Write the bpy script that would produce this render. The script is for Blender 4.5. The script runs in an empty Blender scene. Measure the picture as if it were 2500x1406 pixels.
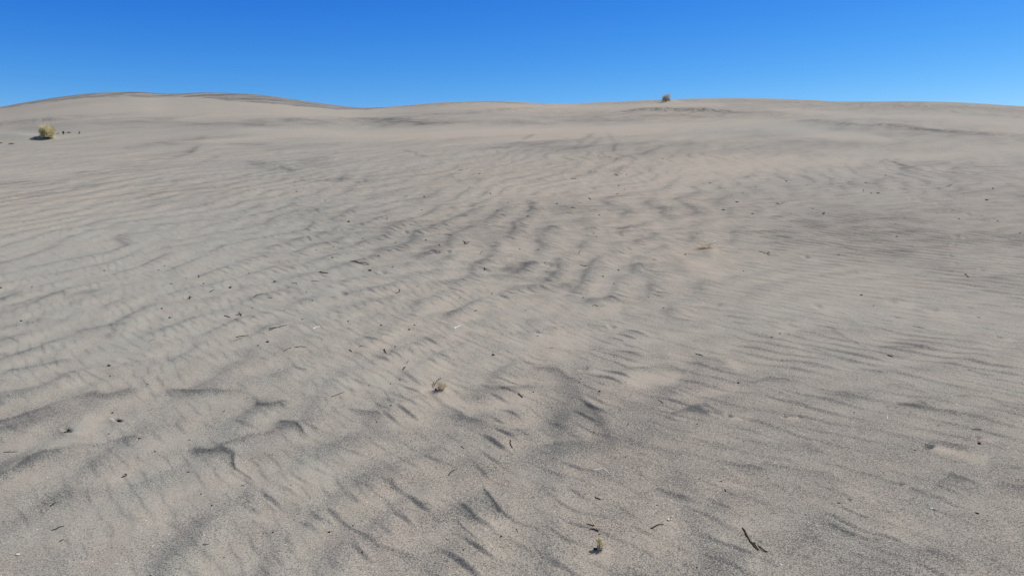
import bpy, math, random
import numpy as np
from mathutils import Vector

S = bpy.context.scene
PI = math.pi
# ------------------------------------------------------------------ camera
F, CX, CY = 1925.0, 1250.0, 703.0          # focal length in pixels of the 2500 px wide photograph
PITCH = math.radians(8.36)
EYE = 1.6
cam_d = bpy.data.cameras.new('camera')
cam = bpy.data.objects.new('camera', cam_d)
S.collection.objects.link(cam)
S.camera = cam
cam.location = (0, 0, EYE)
cam.rotation_euler = (math.radians(90) - PITCH, 0, 0)
cam_d.sensor_width = 36.0
cam_d.lens = 36.0 * F / 2500.0
cam_d.clip_start = 0.05
cam_d.clip_end = 8000

# ------------------------------------------------------------------ sky and sun
SUN_AZ, SUN_EL = math.radians(66), math.radians(53)      # azimuth clockwise from the view direction (+Y)
w = bpy.data.worlds.new("World")
S.world = w
w.use_nodes = True
nt = w.node_tree
bg = nt.nodes['Background']
sky = nt.nodes.new('ShaderNodeTexSky')
sky.sky_type = 'NISHITA'
sky.sun_disc = False
sky.sun_elevation = SUN_EL
sky.sun_rotation = SUN_AZ
sky.altitude = 1500
sky.air_density = 1.0
sky.dust_density = 0.6
sky.ozone_density = 3.0
hs = nt.nodes.new('ShaderNodeHueSaturation')
hs.inputs['Saturation'].default_value = 1.12
hs.inputs['Value'].default_value = 1.0
nt.links.new(sky.outputs[0], hs.inputs['Color'])
# deepen the thin desert air: each channel of the Nishita sky follows its own response
sp_ = nt.nodes.new('ShaderNodeSeparateColor'); cb_ = nt.nodes.new('ShaderNodeCombineColor')
nt.links.new(hs.outputs[0], sp_.inputs[0])
for ch, (kk, gg, mx) in enumerate([(0.94, 2.1, 0.75), (0.81, 1.41, 1.1), (0.99, 0.8, 1.3)]):
    prev = sp_.outputs[ch]
    for op, val in (('MULTIPLY', 0.12), ('MINIMUM', mx), ('POWER', gg), ('MULTIPLY', kk / 0.12)):
        mnode = nt.nodes.new('ShaderNodeMath'); mnode.operation = op
        nt.links.new(prev, mnode.inputs[0]); mnode.inputs[1].default_value = val
        prev = mnode.outputs[0]
    nt.links.new(prev, cb_.inputs[ch])
# towards the zenith the sky is desaturated on purpose, to neutralise the ambient light
hs2 = nt.nodes.new('ShaderNodeHueSaturation'); hs2.inputs['Saturation'].default_value = 0.45; hs2.inputs['Value'].default_value = 0.9
nt.links.new(sky.outputs[0], hs2.inputs['Color'])
tcw = nt.nodes.new('ShaderNodeTexCoord'); sxw = nt.nodes.new('ShaderNodeSeparateXYZ'); nt.links.new(tcw.outputs['Generated'], sxw.inputs[0])
mrw = nt.nodes.new('ShaderNodeMapRange'); mrw.interpolation_type = 'SMOOTHSTEP'
mrw.inputs['From Min'].default_value = 0.30; mrw.inputs['From Max'].default_value = 0.75
nt.links.new(sxw.outputs['Z'], mrw.inputs['Value'])
mxw = nt.nodes.new('ShaderNodeMix'); mxw.data_type = 'RGBA'
nt.links.new(mrw.outputs[0], mxw.inputs[0]); nt.links.new(cb_.outputs[0], mxw.inputs[6]); nt.links.new(hs2.outputs[0], mxw.inputs[7])
nt.links.new(mxw.outputs[2], bg.inputs[0])
bg.inputs[1].default_value = 0.12
ld = bpy.data.lights.new('sun', 'SUN')
ld.energy = 4.3
ld.angle = math.radians(0.53)
ld.color = (1.0, 0.95, 0.87)
sun = bpy.data.objects.new('sun', ld)
S.collection.objects.link(sun)
sdir = Vector((math.cos(SUN_EL) * math.sin(SUN_AZ), math.cos(SUN_EL) * math.cos(SUN_AZ), math.sin(SUN_EL)))
sun.rotation_euler = sdir.to_track_quat('Z', 'Y').to_euler()
sun.location = (30, 14, 40)
S.view_settings.view_transform = 'Standard'
S.view_settings.look = 'None'
S.view_settings.exposure = 0.0
S.view_settings.gamma = 1.0

# ------------------------------------------------------------------ projection helpers
cp, sp = math.cos(PITCH), math.sin(PITCH)
def ray_uv(px, py):
    a = (np.asarray(px, float) - CX) / F
    b = (CY - np.asarray(py, float)) / F
    d = cp + b * sp
    return a / d, (-sp + b * cp) / d        # x per metre of depth, z per metre of depth
def project(x, y, z):
    zz = z - EYE
    dep = y * cp - zz * sp
    dep = np.where(dep < 0.05, 0.05, dep)
    up = y * sp + zz * cp
    return CX + F * x / dep, CY - F * up / dep

# ------------------------------------------------------------------ periodic noise fields
def spec_noise(seed, N, L, wl, crest_az, bw, spread, cplx=False):
    """band-passed noise; crest_az = compass direction (deg, clockwise from +Y) in which the crests run"""
    rng = np.random.default_rng(seed)
    k1 = np.fft.fftfreq(N, L / N)
    kx, ky = np.meshgrid(k1, k1)
    k = np.hypot(kx, ky) + 1e-9
    f0 = 1.0 / wl
    g = np.exp(-(np.log(k / f0) / bw) ** 2)
    if spread is not None:
        na = math.radians(crest_az + 90)                     # across the crests
        cosang = (kx * math.sin(na) + ky * math.cos(na)) / k
        ang = np.arccos(np.clip(cosang if cplx else np.abs(cosang), -1, 1))
        g = g * np.exp(-(ang / math.radians(spread)) ** 2)
    n = np.fft.ifft2(np.fft.fft2(rng.standard_normal((N, N))) * g)
    if not cplx:
        n = n.real
    n = n / np.sqrt(np.mean(np.abs(n) ** 2))
    return (n.astype(np.complex64 if cplx else np.float32), L)
def frac_noise(seed, N, L, lo, hi, p=1.2, stretch=1.0, az=0.0):
    rng = np.random.default_rng(seed)
    k1 = np.fft.fftfreq(N, L / N)
    kx, ky = np.meshgrid(k1, k1)
    a = math.radians(az)
    kl = kx * math.sin(a) + ky * math.cos(a)                 # along az
    kt = kx * math.cos(a) - ky * math.sin(a)
    k = np.hypot(kl * stretch, kt) + 1e-9
    g = np.where((k > 1 / hi) & (k < 1 / lo), k ** -(p), 0) / k ** 0.5
    n = np.fft.ifft2(np.fft.fft2(rng.standard_normal((N, N))) * g).real
    n /= n.std()
    return (n.astype(np.float32), L)
def samp(t, x, y):
    n, L = t
    N = n.shape[0]
    fx = (x / L * N) % N
    fy = (y / L * N) % N
    ix = np.floor(fx).astype(np.int32); iy = np.floor(fy).astype(np.int32)
    tx = (fx - ix).astype(np.float32); ty = (fy - iy).astype(np.float32)
    ix %= N; iy %= N
    ix1 = (ix + 1) % N; iy1 = (iy + 1) % N
    return (n[iy, ix] * (1 - tx) + n[iy, ix1] * tx) * (1 - ty) + (n[iy1, ix] * (1 - tx) + n[iy1, ix1] * tx) * ty
def sstep(a, b, x):
    t = np.clip((x - a) / (b - a), 0, 1)
    return t * t * (3 - 2 * t)

# ------------------------------------------------------------------ terrain grid (polar sheet round the viewpoint)
NAZ, NR = 1700, 1650
az_dense = np.radians(np.linspace(-50, 50, NAZ))
az_rest = np.radians(np.linspace(50, 310, 92)[1:-1])
AZ = np.concatenate([az_dense, az_rest])
tt = np.linspace(0, 1, NR)
def r_table():
    rr = np.exp(np.linspace(math.log(1.3), math.log(150), 6000))
    dens = 0.62 * (1 / rr ** 2) / (1 / 1.9 - 1 / 150) * (rr > 1.9) + 0.40 * (1 / rr) / math.log(150 / 1.3)
    c = np.concatenate([[0], np.cumsum((dens[1:] + dens[:-1]) / 2 * np.diff(rr))])
    return np.interp(tt, c / c[-1], rr)
R = np.concatenate([[0.35, 0.7, 1.0], r_table(), np.exp(np.linspace(math.log(150), math.log(4000), 40))[1:]])
A2, R2 = np.meshgrid(AZ, R)
X = R2 * np.sin(A2); Y = R2 * np.cos(A2)

SLOPE = math.tan(math.radians(6.0))
sky_pts = np.array([(-900, 300), (-300, 285), (0, 262), (60, 250), (150, 236), (220, 228), (320, 224), (360, 226), (400, 230), (440, 228), (500, 226),
    (580, 228), (640, 232), (700, 240), (760, 250), (820, 258), (870, 264), (930, 263), (1000, 258), (1050, 252), (1100, 249),
    (1200, 247), (1250, 248), (1320, 253), (1380, 254), (1450, 251), (1560, 246), (1640, 243), (1700, 241), (1790, 240),
    (1860, 241), (1950, 243), (2050, 248), (2150, 249), (2250, 248), (2350, 251), (2430, 256), (2500, 260), (2900, 275), (3600, 300)], float)
_px = np.arange(-900, 3601, 5.0); _py = np.interp(_px, sky_pts[:, 0], sky_pts[:, 1])
_k = np.exp(-(np.arange(-60, 61, 5.0) / 24.0) ** 2); _k /= _k.sum()
_py = np.convolve(np.pad(_py, 12, mode='edge'), _k, mode='valid')
su, sv = ray_uv(_px, _py)
def crest_depth(u):
    return 74 + 14 * sstep(-0.15, -0.40, u) + 6 * np.sin(u * 9.0) - 4 * sstep(0.3, 0.6, u)
def base_height(x, y):
    r = np.hypot(x, y)
    yy = np.maximum(y, 0.3 * r)
    u = np.clip(x / np.maximum(yy, 1e-3), -1.15, 1.15)
    yc = crest_depth(u)
    vs = np.interp(u, su, sv)
    zc = EYE + yc * vs                                   # height of the crest line
    plane = SLOPE * y
    t = np.clip(y / yc, 0, 1)
    front = plane + (zc - SLOPE * yc) * sstep(0.22, 0.9, t)
    q = np.maximum(y - yc, 0)
    back = zc + SLOPE * 5.0 * (1 - np.exp(-q / 5.0)) - 0.0105 * q ** 2 / (1 + q / 22.0) - 0.0 * q
    back = np.maximum(back, -4.0)
    z = np.where(y < yc, front, back)
    # behind the viewer the slope runs out into a plain
    z = np.where(y < 0, -6 * (1 - np.exp(SLOPE * np.minimum(y, 0) / 6)), z)
    return z
Z = base_height(X, Y)
# broad swells of the dune flank
n_broad = spec_noise(11, 512, 160, 16.0, 75, 0.5, 40)
n_mid = spec_noise(12, 1024, 120, 3.6, 52, 0.45, 26)
n_far = spec_noise(13, 1024, 80, 1.1, 33, 0.45, 22)
dist = np.hypot(X, Y)
fade_crest = 1 - sstep(0.80, 0.97, Y / crest_depth(np.clip(X / np.maximum(Y, .3 * dist + 1e-3), -1.1, 1.1)))
Z += 0.10 * samp(n_broad, X, Y) * sstep(12, 30, dist) * (0.15 + 0.85 * fade_crest) * (1 - sstep(120, 400, dist))
PX, PY = project(X, Y, Z)
inview = (Y > 0.5)

# ------------------------------------------------------------------ traced marks: darker mineral streaks, pale drifts, ledges
nb_x = frac_noise(31, 1024, 24, 0.10, 3.0, 1.0)
nb_y = frac_noise(32, 1024, 24, 0.10, 3.0, 1.0)
WARPX = samp(nb_x, X, Y); WARPY = samp(nb_y, X + 3.1, Y + 7.7)
rowpx = np.abs(np.gradient(PY, axis=0))
def stroke(field, pts, val, soft=1.0, warp=3.0, vs=1.0, mode='add'):
    """pts: (px,py,halfwidth); a soft mark lying along the polyline, its place on the ground taken from the photograph"""
    pts = [tuple(p) if len(p) > 2 else (p[0], p[1], 5.0) for p in pts]
    P = np.array(pts, float)
    hw = P[:, 2].max() * (2.6 if mode == 'add' else 6 if mode == 'streak' else 9) * soft
    far_ = mode == 'add' and P[:, 1].mean() < 480
    hx = hw * 5 if far_ else hw
    m = (PX > P[:, 0].min() - hx - 8) & (PX < P[:, 0].max() + hx + 8) & (PY > P[:, 1].min() - hw - 8) & (PY < P[:, 1].max() + hw + 8) & inview
    rows, cols = np.nonzero(m)
    if len(rows) == 0:
        return
    wsc = np.clip(P[:, 1].mean() / 900.0, 0.25, 1.3) * warp
    x = PX[rows, cols] + WARPX[rows, cols] * wsc * 1.6
    y = PY[rows, cols] + WARPY[rows, cols] * wsc
    best = np.zeros(len(rows), np.float32)
    if pts[-1][0] < pts[0][0]: pts = pts[::-1]
    dmin = np.full(len(rows), 1e9); sgn = np.zeros(len(rows)); wloc = np.ones(len(rows)); over = np.zeros(len(rows))
    nseg = len(pts) - 1
    for k_, ((x0, y0, w0), (x1, y1, w1)) in enumerate(zip(pts[:-1], pts[1:])):
        dx, dy = x1 - x0, y1 - y0
        L2 = dx * dx + dy * dy + 1e-6
        t0 = ((x - x0) * dx + (y - y0) * dy) / L2
        t = np.clip(t0, 0, 1)
        d = np.hypot(x - (x0 + t * dx), (y - (y0 + t * dy)))
        cr = (dx * (y - y0) - dy * (x - x0)) / math.sqrt(L2)          # positive below the line
        m_ = d < dmin
        ov = np.where((t0 < 0) & (k_ == 0), -t0, np.where((t0 > 1) & (k_ == nseg - 1), t0 - 1, 0)) * math.sqrt(L2)
        sgn = np.where(m_, cr, sgn); wloc = np.where(m_, w0 + t * (w1 - w0), wloc); over = np.where(m_, ov, over)
        dmin = np.where(m_, d, dmin)
    if mode == 'add':
        ww = wloc * soft
        best = np.exp(-(np.hypot(sgn, over * .22) / ww) ** 2) * (np.hypot(dmin, 0) < 16 * wloc) if far_ else np.exp(-(dmin / ww) ** 2)
        field[rows, cols] += val * best
    elif mode == 'streak':                                # crisp on the far side, trailing off on the near side
        ww = wloc * soft * np.where(sgn > 0, 1.9, 0.75)
        brk = np.clip(0.72 + 0.42 * WARPX[rows, cols] + 0.2 * WARPY[rows, cols], 0.12, 1.2)
        best = np.exp(-(np.hypot(sgn, over * .6) / ww) ** 2) * brk * np.where(dmin < 6 * wloc, 1, 0)
        core = np.exp(-(dmin / (wloc * .55)) ** 2) * brk
        field[rows, cols] += val * (0.72 * best + 0.38 * core)
    else:                                                 # a low step up behind the line, fading away from it
        q = -sgn / wloc
        f_ = sstep(-0.9, 0.5, q) * np.exp(-np.maximum(q, 0) / 3.0) * np.exp(-(over / (wloc * 2.5)) ** 2) * (dmin < 9 * wloc)
        brk = np.clip(0.85 + 0.4 * WARPX[rows, cols], 0.2, 1.4)
        field[rows, cols] += val * f_ * brk

MIN_SHADE = np.zeros_like(X)        # dark heavy-mineral grains, and shade painted on the ledge faces
SMO = np.zeros_like(X)        # fresh smooth drift (ripples covered)
CRE = np.zeros_like(X)        # little crests that carry the dark streaks
LED = np.zeros_like(X)        # small ledges
def pl(*a, hw=5.0):
    return [(p[0], p[1], p[2] if len(p) > 2 else hw) for p in a]

# --- far bands, dark
for pts, v in [
    (pl((960, 262, 2), (1050, 256, 2), (1180, 249, 3), (1250, 251, 3), (1330, 256, 2)), 0.55),
    (pl((1000, 283, 2), (1100, 278, 2), (1260, 266, 3), (1340, 260, 2)), 0.5),
    (pl((620, 302, 6), (780, 297, 14), (900, 300, 14), (1000, 299, 10), (1150, 301, 7), (1260, 299, 9), (1400, 294, 10), (1530, 290, 13), (1650, 288, 14), (1750, 284, 14), (1880, 277, 8)), 0.55),
    (pl((330, 312, 3), (520, 303, 4), (620, 306, 4)), 0.35),
    (pl((640, 304, 2), (740, 292, 2), (800, 288, 3), (900, 291, 2)), 0.4),
    (pl((900, 292, 3), (1000, 296, 3), (1020, 300, 3)), 0.4),
    (pl((1030, 300, 3), (1160, 299, 3)), 0.4),
    (pl((1520, 271, 1.6), (1580, 269, 2), (1650, 270, 1.6), (1780, 272, 1.6)), 0.7),  # shaded face of the crest ledge, painted dark
    (pl((1780, 272, 1.6), (1860, 276, 1.6)), 0.3),
    (pl((1780, 247, 4), (1950, 250, 3), (2100, 256, 7), (2250, 258, 7), (2500, 270, 6), (2620, 280, 6)), 0.42),
    (pl((1560, 250, 3), (1460, 255, 3), (1700, 246, 2)), 0.4),
    (pl((2330, 274, 2), (2430, 282, 3), (2500, 287, 4)), 0.4),
    (pl((2120, 292, 2), (2210, 296, 2)), 0.25),
    (pl((1950, 296, 2), (2000, 300, 2), (2060, 303, 2), (2130, 307, 2), (2180, 311, 2), (2250, 315, 2), (2300, 323, 2), (2400, 329, 2.5), (2500, 333, 3)), 0.6),  # shade of the long right-hand ledge, painted along its edge
    (pl((2040, 314, 9), (2300, 328, 9), (2520, 345, 12)), 0.30),
    (pl((1860, 335, 8), (2000, 345, 8), (2200, 352, 7)), 0.25),
    (pl((2130, 393, 4), (2250, 398, 5), (2400, 402, 5), (2520, 404, 5)), 0.35),
    (pl((2100, 430, 24), (2300, 440, 34), (2520, 450, 40)), 0.22),
    (pl((-30, 309, 4), (60, 298, 5), (140, 291, 5), (180, 288, 4)), 0.55),
    (pl((60, 312, 6), (240, 296, 6), (380, 293, 3), (420, 290, 3)), 0.40),
    (pl((250, 302, 4), (400, 301, 4), (500, 303, 3), (640, 296, 3)), 0.40),
    (pl((310, 361, 2.5), (400, 352, 3), (450, 345, 3), (490, 338, 3)), 0.5),
    (pl((420, 388, 2.5), (450, 378, 3), (475, 365, 3)), 0.75),
    (pl((300, 402, 6), (380, 388, 9), (450, 370, 6)), 0.35),
    (pl((485, 400, 2.5), (530, 382, 3)), 0.6),
    (pl((200, 425, 4), (350, 412, 5), (440, 400, 4)), 0.35),
    (pl((0, 450, 5), (120, 445, 4), (160, 440, 4)), 0.25),
    (pl((0, 492, 4), (90, 478, 4), (160, 463, 4), (240, 450, 3)), 0.45),
    (pl((640, 398, 3), (680, 400, 3), (700, 412, 4)), 0.45),
    (pl((620, 402, 4), (660, 412, 6), (700, 414, 5)), 0.45),
    (pl((740, 392, 3), (790, 386, 4), (812, 379, 2)), 0.65),
    (pl((750, 405, 4), (800, 402, 4), (850, 398, 3)), 0.4),
    (pl((570, 355, 2.5), (655, 350, 2)), 0.45),
    (pl((660, 362, 3), (740, 358, 3), (820, 355, 3)), 0.3),
    (pl((800, 443, 3), (835, 438, 3)), 0.6), (pl((880, 441, 3), (895, 441, 3)), 0.7),
    (pl((1006, 374, 2.5), (1030, 381, 2.5)), 0.8),
    (pl((1110, 341, 3), (1160, 335, 2.5)), 0.55), (pl((1160, 366, 2.5), (1235, 360, 2)), 0.5),
    (pl((1265, 348, 3), (1300, 331, 2)), 0.6), (pl((1340, 346, 2), (1380, 338, 2)), 0.45),
    (pl((1420, 345, 4), (1440, 331, 4)), 0.45), (pl((1452, 348, 4), (1460, 344, 3)), 0.5),
    (pl((1490, 335, 4), (1505, 350, 4), (1500, 362, 4)), 0.4),
    (pl((1560, 350, 3), (1620, 338, 3)), 0.35), (pl((1600, 365, 3), (1680, 352, 3)), 0.3),
    (pl((1240, 350, 4), (1300, 355, 6), (1400, 360, 6)), 0.30), (pl((1480, 385, 6), (1600, 378, 8)), 0.2),
    (pl((2215, 410, 2.5), (2260, 404, 2.5)), 0.4), (pl((2330, 412, 3), (2440, 405, 3)), 0.4),
    (pl((2180, 398, 2), (2200, 404, 3)), 0.6),
    (pl((0, 360, 3), (80, 355, 3)), 0.2), (pl((20, 372, 3), (100, 368, 3)), 0.2)]:
    stroke(MIN_SHADE, pts, v * 0.72, soft=1.35, warp=3.0)
# --- far bands, pale smooth drifts
for pts, v in [
    (pl((-60, 290, 10), (0, 284, 10), (150, 268, 12), (300, 258, 16), (500, 262, 18), (650, 273, 14), (800, 281, 8), (1000, 271, 5), (1250, 259, 5), (1500, 262, 7), (1640, 258, 7), (1750, 258, 5)), 0.85),
    (pl((640, 322, 9), (800, 324, 11), (900, 325, 12), (1050, 324, 14), (1250, 319, 12), (1400, 316, 13), (1550, 313, 13), (1700, 305, 14), (1850, 302, 14), (1950, 318, 12), (2050, 331, 10), (2150, 340, 7)), 1.0),
    (pl((520, 345, 5), (640, 340, 8)), 0.5),
    (pl((1900, 268, 5), (2100, 282, 8), (2300, 290, 10), (2520, 305, 12)), 0.7),
    (pl((2000, 366, 8), (2150, 376, 9), (2260, 384, 9), (2400, 372, 8), (2500, 365, 8)), 0.55),
    (pl((1700, 418, 22), (1850, 400, 22), (2000, 392, 16), (2120, 390, 8)), 0.55),
    (pl((0, 330, 6), (50, 329, 7), (95, 333, 5)), 0.8),
    (pl((0, 420, 12), (120, 425, 12), (220, 410, 6)), 0.45), (pl((0, 468, 10), (100, 462, 8)), 0.35),
    (pl((300, 340, 6), (480, 326, 5), (640, 318, 5)), 0.4)]:
    stroke(SMO, pts, v, warp=2.0)
# --- near and middle ground: dark streaks with their little crests (value, crest height mm)
near = [
    (pl((0, 742), (50, 727), (130, 707), (170, 683), (230, 664), (270, 659, 3), hw=5), .40, 5),
    (pl((0, 758), (60, 746), (120, 727), (190, 714), (250, 704), (330, 688), (400, 665), (450, 635, 8), hw=5), .50, 7),
    (pl((-20, 822), (60, 797), (120, 782), (160, 780), hw=5), .55, 7),
    (pl((200, 813), (300, 802), (370, 791), (430, 781), (530, 772), hw=5), .45, 6),
    (pl((-20, 872), (60, 858), (200, 852), (240, 840), (300, 808), hw=5), .45, 6),
    (pl((80, 870, 4), (180, 860, 4), (215, 848, 4)), .3, 4),
    (pl((-20, 934), (60, 907), (120, 891), (170, 884, 4), hw=6), .6, 8),
    (pl((-20, 1045), (60, 1020), (120, 996), (170, 972), (250, 962), (320, 955), hw=7), .55, 8),
    (pl((210, 924), (290, 908), (345, 882), (420, 868), hw=7), .45, 6),
    (pl((-20, 1190), (60, 1151), (120, 1122), (200, 1105), (300, 1082, 5), (340, 1074, 4), hw=8), .6, 9),
    (pl((60, 1250), (150, 1205), (270, 1170), (340, 1120), hw=12), .30, 3),
    (pl((360, 936), (480, 908), (570, 888), hw=5), .45, 5),
    (pl((420, 955, 6), (500, 955, 7), (590, 956, 9), (625, 966, 7), (635, 984, 6), (660, 990, 6), (695, 978, 5)), .85, 9),
    (pl((700, 1027, 6), (730, 1031, 6), (745, 1046, 5)), .8, 6), (pl((760, 1030, 4), (778, 1040, 4)), .6, 4),
    (pl((500, 1098, 6), (560, 1100, 8), (584, 1110, 8), (590, 1140, 6), (618, 1163, 5)), .75, 7),
    (pl((560, 1092, 8), (610, 1070, 8), (680, 1045, 9), (800, 1008, 8), (860, 985, 7), (905, 972, 8), (1000, 985, 6), (1060, 975, 5)), .5, 7),
    (pl((865, 1000, 4), (935, 1016, 4)), .8, 5), (pl((850, 975, 7), (900, 968, 8)), .5, 4),
    (pl((700, 928, 4), (780, 921, 4), (830, 912, 5), (870, 914, 5), (900, 936, 4)), .6, 7),
    (pl((540, 893, 4), (570, 913, 4)), .6, 4), (pl((600, 870, 4), (640, 893, 4)), .4, 3),
    (pl((1074, 985, 9), (1110, 1010, 9), (1150, 1036, 7), (1200, 1050, 7), (1260, 1055, 6), (1290, 1066, 5)), .7, 8),
    (pl((1325, 1082, 5), (1375, 1074, 7), (1420, 1094, 8), (1475, 1106, 6)), .8, 9),
    (pl((1350, 1040, 4), (1405, 1066, 5)), .7, 5),
    (pl((1300, 905, 8), (1365, 904, 8), (1400, 925, 5)), .75, 8),
    (pl((1515, 907, 8), (1600, 896, 8), (1665, 912, 4)), .75, 9),
    (pl((1150, 948, 5), (1230, 957, 5), (1290, 955, 5)), .6, 6),
    (pl((1200, 826, 9), (1240, 815, 9), (1300, 806, 7), (1355, 800, 6), (1435, 791, 5), (1490, 795, 4)), .65, 8),
    (pl((1430, 745, 8), (1480, 722, 8), (1530, 715, 5), (1572, 727, 4)), .65, 8),
    (pl((1500, 800, 5), (1600, 786, 6)), .5, 4),
    (pl((1075, 800, 10), (1130, 765, 10), (1160, 722, 9), (1200, 685, 9), (1260, 663, 7), (1330, 640, 6)), .5, 8),
    (pl((640, 870, 6), (800, 838, 10), (838, 815, 9), (880, 795, 8), (930, 772, 6)), .5, 7),
    (pl((880, 855, 6), (980, 845, 8), (1060, 850, 7), (1120, 858, 5)), .55, 6),
    (pl((960, 655, 5), (1000, 645, 6), (1040, 632, 5), (1070, 620, 5)), .5, 7),
    (pl((1090, 668, 5), (1150, 650, 6), (1210, 640, 5)), .45, 6),
    (pl((1020, 712, 6), (1080, 690, 7), (1130, 672, 5)), .45, 6),
    (pl((1370, 852, 4), (1470, 850, 5), (1580, 864, 4)), .6, 7),
    (pl((1250, 740, 6), (1330, 720, 8), (1400, 690, 7), (1450, 672, 5)), .40, 7),
    (pl((480, 820, 5), (600, 800, 6), (700, 775, 5)), .35, 6),
    (pl((480, 870, 6), (560, 855, 6), (640, 842, 5)), .4, 5),
    (pl((640, 1245, 12), (700, 1240, 12), (740, 1240, 7), (768, 1260, 6), (795, 1275, 5)), .8, 9),
    (pl((440, 1275, 12), (530, 1268, 12), (600, 1268, 7), (640, 1283, 5)), .6, 6),
    (pl((660, 1265, 4), (672, 1295, 4)), .7, 5), (pl((560, 1285, 7), (590, 1295, 7)), .5, 4),
    (pl((840, 1275, 7), (900, 1312, 6), (940, 1333, 8), (1005, 1352, 7)), .7, 8),
    (pl((960, 1188, 5), (1000, 1213, 6), (1045, 1238, 8)), .75, 8), (pl((905, 1190, 7), (950, 1226, 6)), .5, 5),
    (pl((1198, 1202, 5), (1225, 1236, 6), (1265, 1262, 7), (1295, 1272, 5)), .75, 9),
    (pl((1145, 1235, 6), (1190, 1264, 8), (1228, 1300, 7), (1290, 1335, 7)), .7, 8),
    (pl((1128, 1268, 4), (1162, 1297, 5)), .65, 6),
    (pl((890, 1140, 16), (950, 1115, 22), (1000, 1095, 18)), .45, 4),
    (pl((1240, 1140, 16), (1180, 1175, 20), (1120, 1225, 24), (1060, 1280, 24), (1020, 1310, 20)), .50, 5),
    (pl((1180, 1372, 12), (1280, 1378, 12), (1365, 1368, 10), (1402, 1386, 8)), .75, 8),
    (pl((1325, 1185, 5), (1366, 1195, 6)), .8, 5), (pl((1605, 1197, 5), (1672, 1216, 6)), .75, 6),
    (pl((1510, 1398, 8), (1590, 1404, 8)), .6, 4), (pl((1430, 1370, 7), (1500, 1398, 8)), .6, 5),
    (pl((1440, 998, 10), (1470, 1040, 16), (1484, 1080, 16), (1486, 1110, 8)), .55, 4),
    (pl((1745, 1108, 5), (1790, 1122, 6), (1870, 1134, 6)), .7, 7),
    (pl((1690, 1008, 5), (1730, 1024, 6)), .75, 6), (pl((1640, 1022, 6), (1690, 1008, 7)), .5, 4),
    (pl((1710, 1000, 3), (1755, 1018, 4)), .6, 5),
    (pl((1870, 1120, 6), (1960, 1128, 7), (2030, 1138, 5)), .55, 6),
    (pl((1820, 1028, 4), (1850, 1032, 4)), .4, 3), (pl((1900, 962, 5), (1985, 972, 4)), .4, 4),
    (pl((1750, 902, 4), (1790, 908, 4)), .7, 5), (pl((1800, 930, 4), (1835, 938, 4), (1870, 932, 4), (1925, 936, 4)), .7, 6),
    (pl((2180, 1172, 6), (2220, 1180, 6), (2262, 1197, 5)), .65, 7), (pl((2285, 1182, 5), (2325, 1167, 6), (2385, 1192, 5)), .65, 8),
    (pl((2440, 1184, 6), (2520, 1197, 7)), .5, 5),
    (pl((2050, 1280, 6), (2120, 1308, 6), (2175, 1303, 5)), .55, 7),
    (pl((1990, 1290, 18), (2020, 1330, 16), (2070, 1352, 12)), .45, 4), (pl((2280, 1335, 10), (2340, 1355, 12)), .45, 5),
    (pl((2120, 1060, 4), (2165, 1067, 5), (2230, 1084, 4)), .5, 6), (pl((2268, 1078, 4), (2345, 1093, 4)), .65, 6),
    (pl((2260, 985, 4), (2290, 1001, 5), (2335, 1008, 4)), .6, 6), (pl((2185, 988, 4), (2260, 994, 4)), .5, 5),
    (pl((2370, 878, 4), (2465, 897, 4)), .6, 6), (pl((2370, 904, 3), (2420, 915, 3)), .6, 4),
    (pl((2350, 965, 4), (2420, 975, 4), (2500, 998, 4)), .5, 5), (pl((2000, 895, 4), (2060, 903, 4)), .4, 4),
    (pl((2120, 900, 4), (2165, 910, 4)), .5, 4), (pl((2180, 938, 3), (2240, 944, 3), (2275, 955, 3)), .5, 4),
    (pl((2020, 960, 4), (2080, 972, 5)), .45, 4), (pl((2070, 995, 5), (2140, 1010, 5)), .45, 5),
    (pl((1950, 795, 3), (2040, 801, 3), (2100, 830, 3), (2130, 848, 3)), .35, 5), (pl((2000, 852, 4), (2030, 860, 4)), .5, 4),
    (pl((2170, 845, 4), (2210, 848, 4), (2300, 848, 3)), .35, 5), (pl((2020, 790, 3), (2075, 784, 3), (2140, 795, 3)), .45, 5),
    (pl((2330, 755, 3), (2400, 760, 3), (2500, 764, 3)), .35, 5), (pl((1860, 660, 3), (1900, 662, 3)), .35, 4),
    (pl((1960, 668, 3), (2050, 672, 3), (2100, 680, 3)), .35, 5), (pl((2000, 640, 2.5), (2080, 660, 2.5), (2110, 670, 2.5)), .35, 5),
    (pl((2120, 720, 3), (2220, 732, 3), (2290, 740, 3)), .35, 5), (pl((2390, 825, 4), (2440, 828, 4), (2500, 838, 4)), .35, 5),
    (pl((1870, 1060, 25), (1700, 930, 22), (1690, 980, 20)), .18, 0), (pl((1600, 720, 22), (1660, 640, 16), (1640, 680, 16)), .18, 0),
    (pl((1550, 820, 26), (1580, 760, 24), (1600, 700, 18)), .20, 0), (pl((1250, 1100, 22), (1400, 1000, 22)), .20, 0),
    (pl((1750, 1260, 26), (1790, 1200, 24), (1760, 1290, 20)), .25, 0), (pl((1500, 1310, 20), (1560, 1380, 22)), .18, 0),
    (pl((1400, 1340, 16), (1250, 1345, 18), (1420, 1320, 16)), .30, 0),
    (pl((1700, 625, 2.5), (1735, 612, 2.5)), .4, 4), (pl((1745, 618, 2.5), (1790, 625, 3), (1830, 630, 3)), .55, 6),
    (pl((1090, 940, 3), (1130, 946, 3)), .3, 3), (pl((1095, 961, 4), (1125, 968, 4)), .6, 5)]
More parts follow.
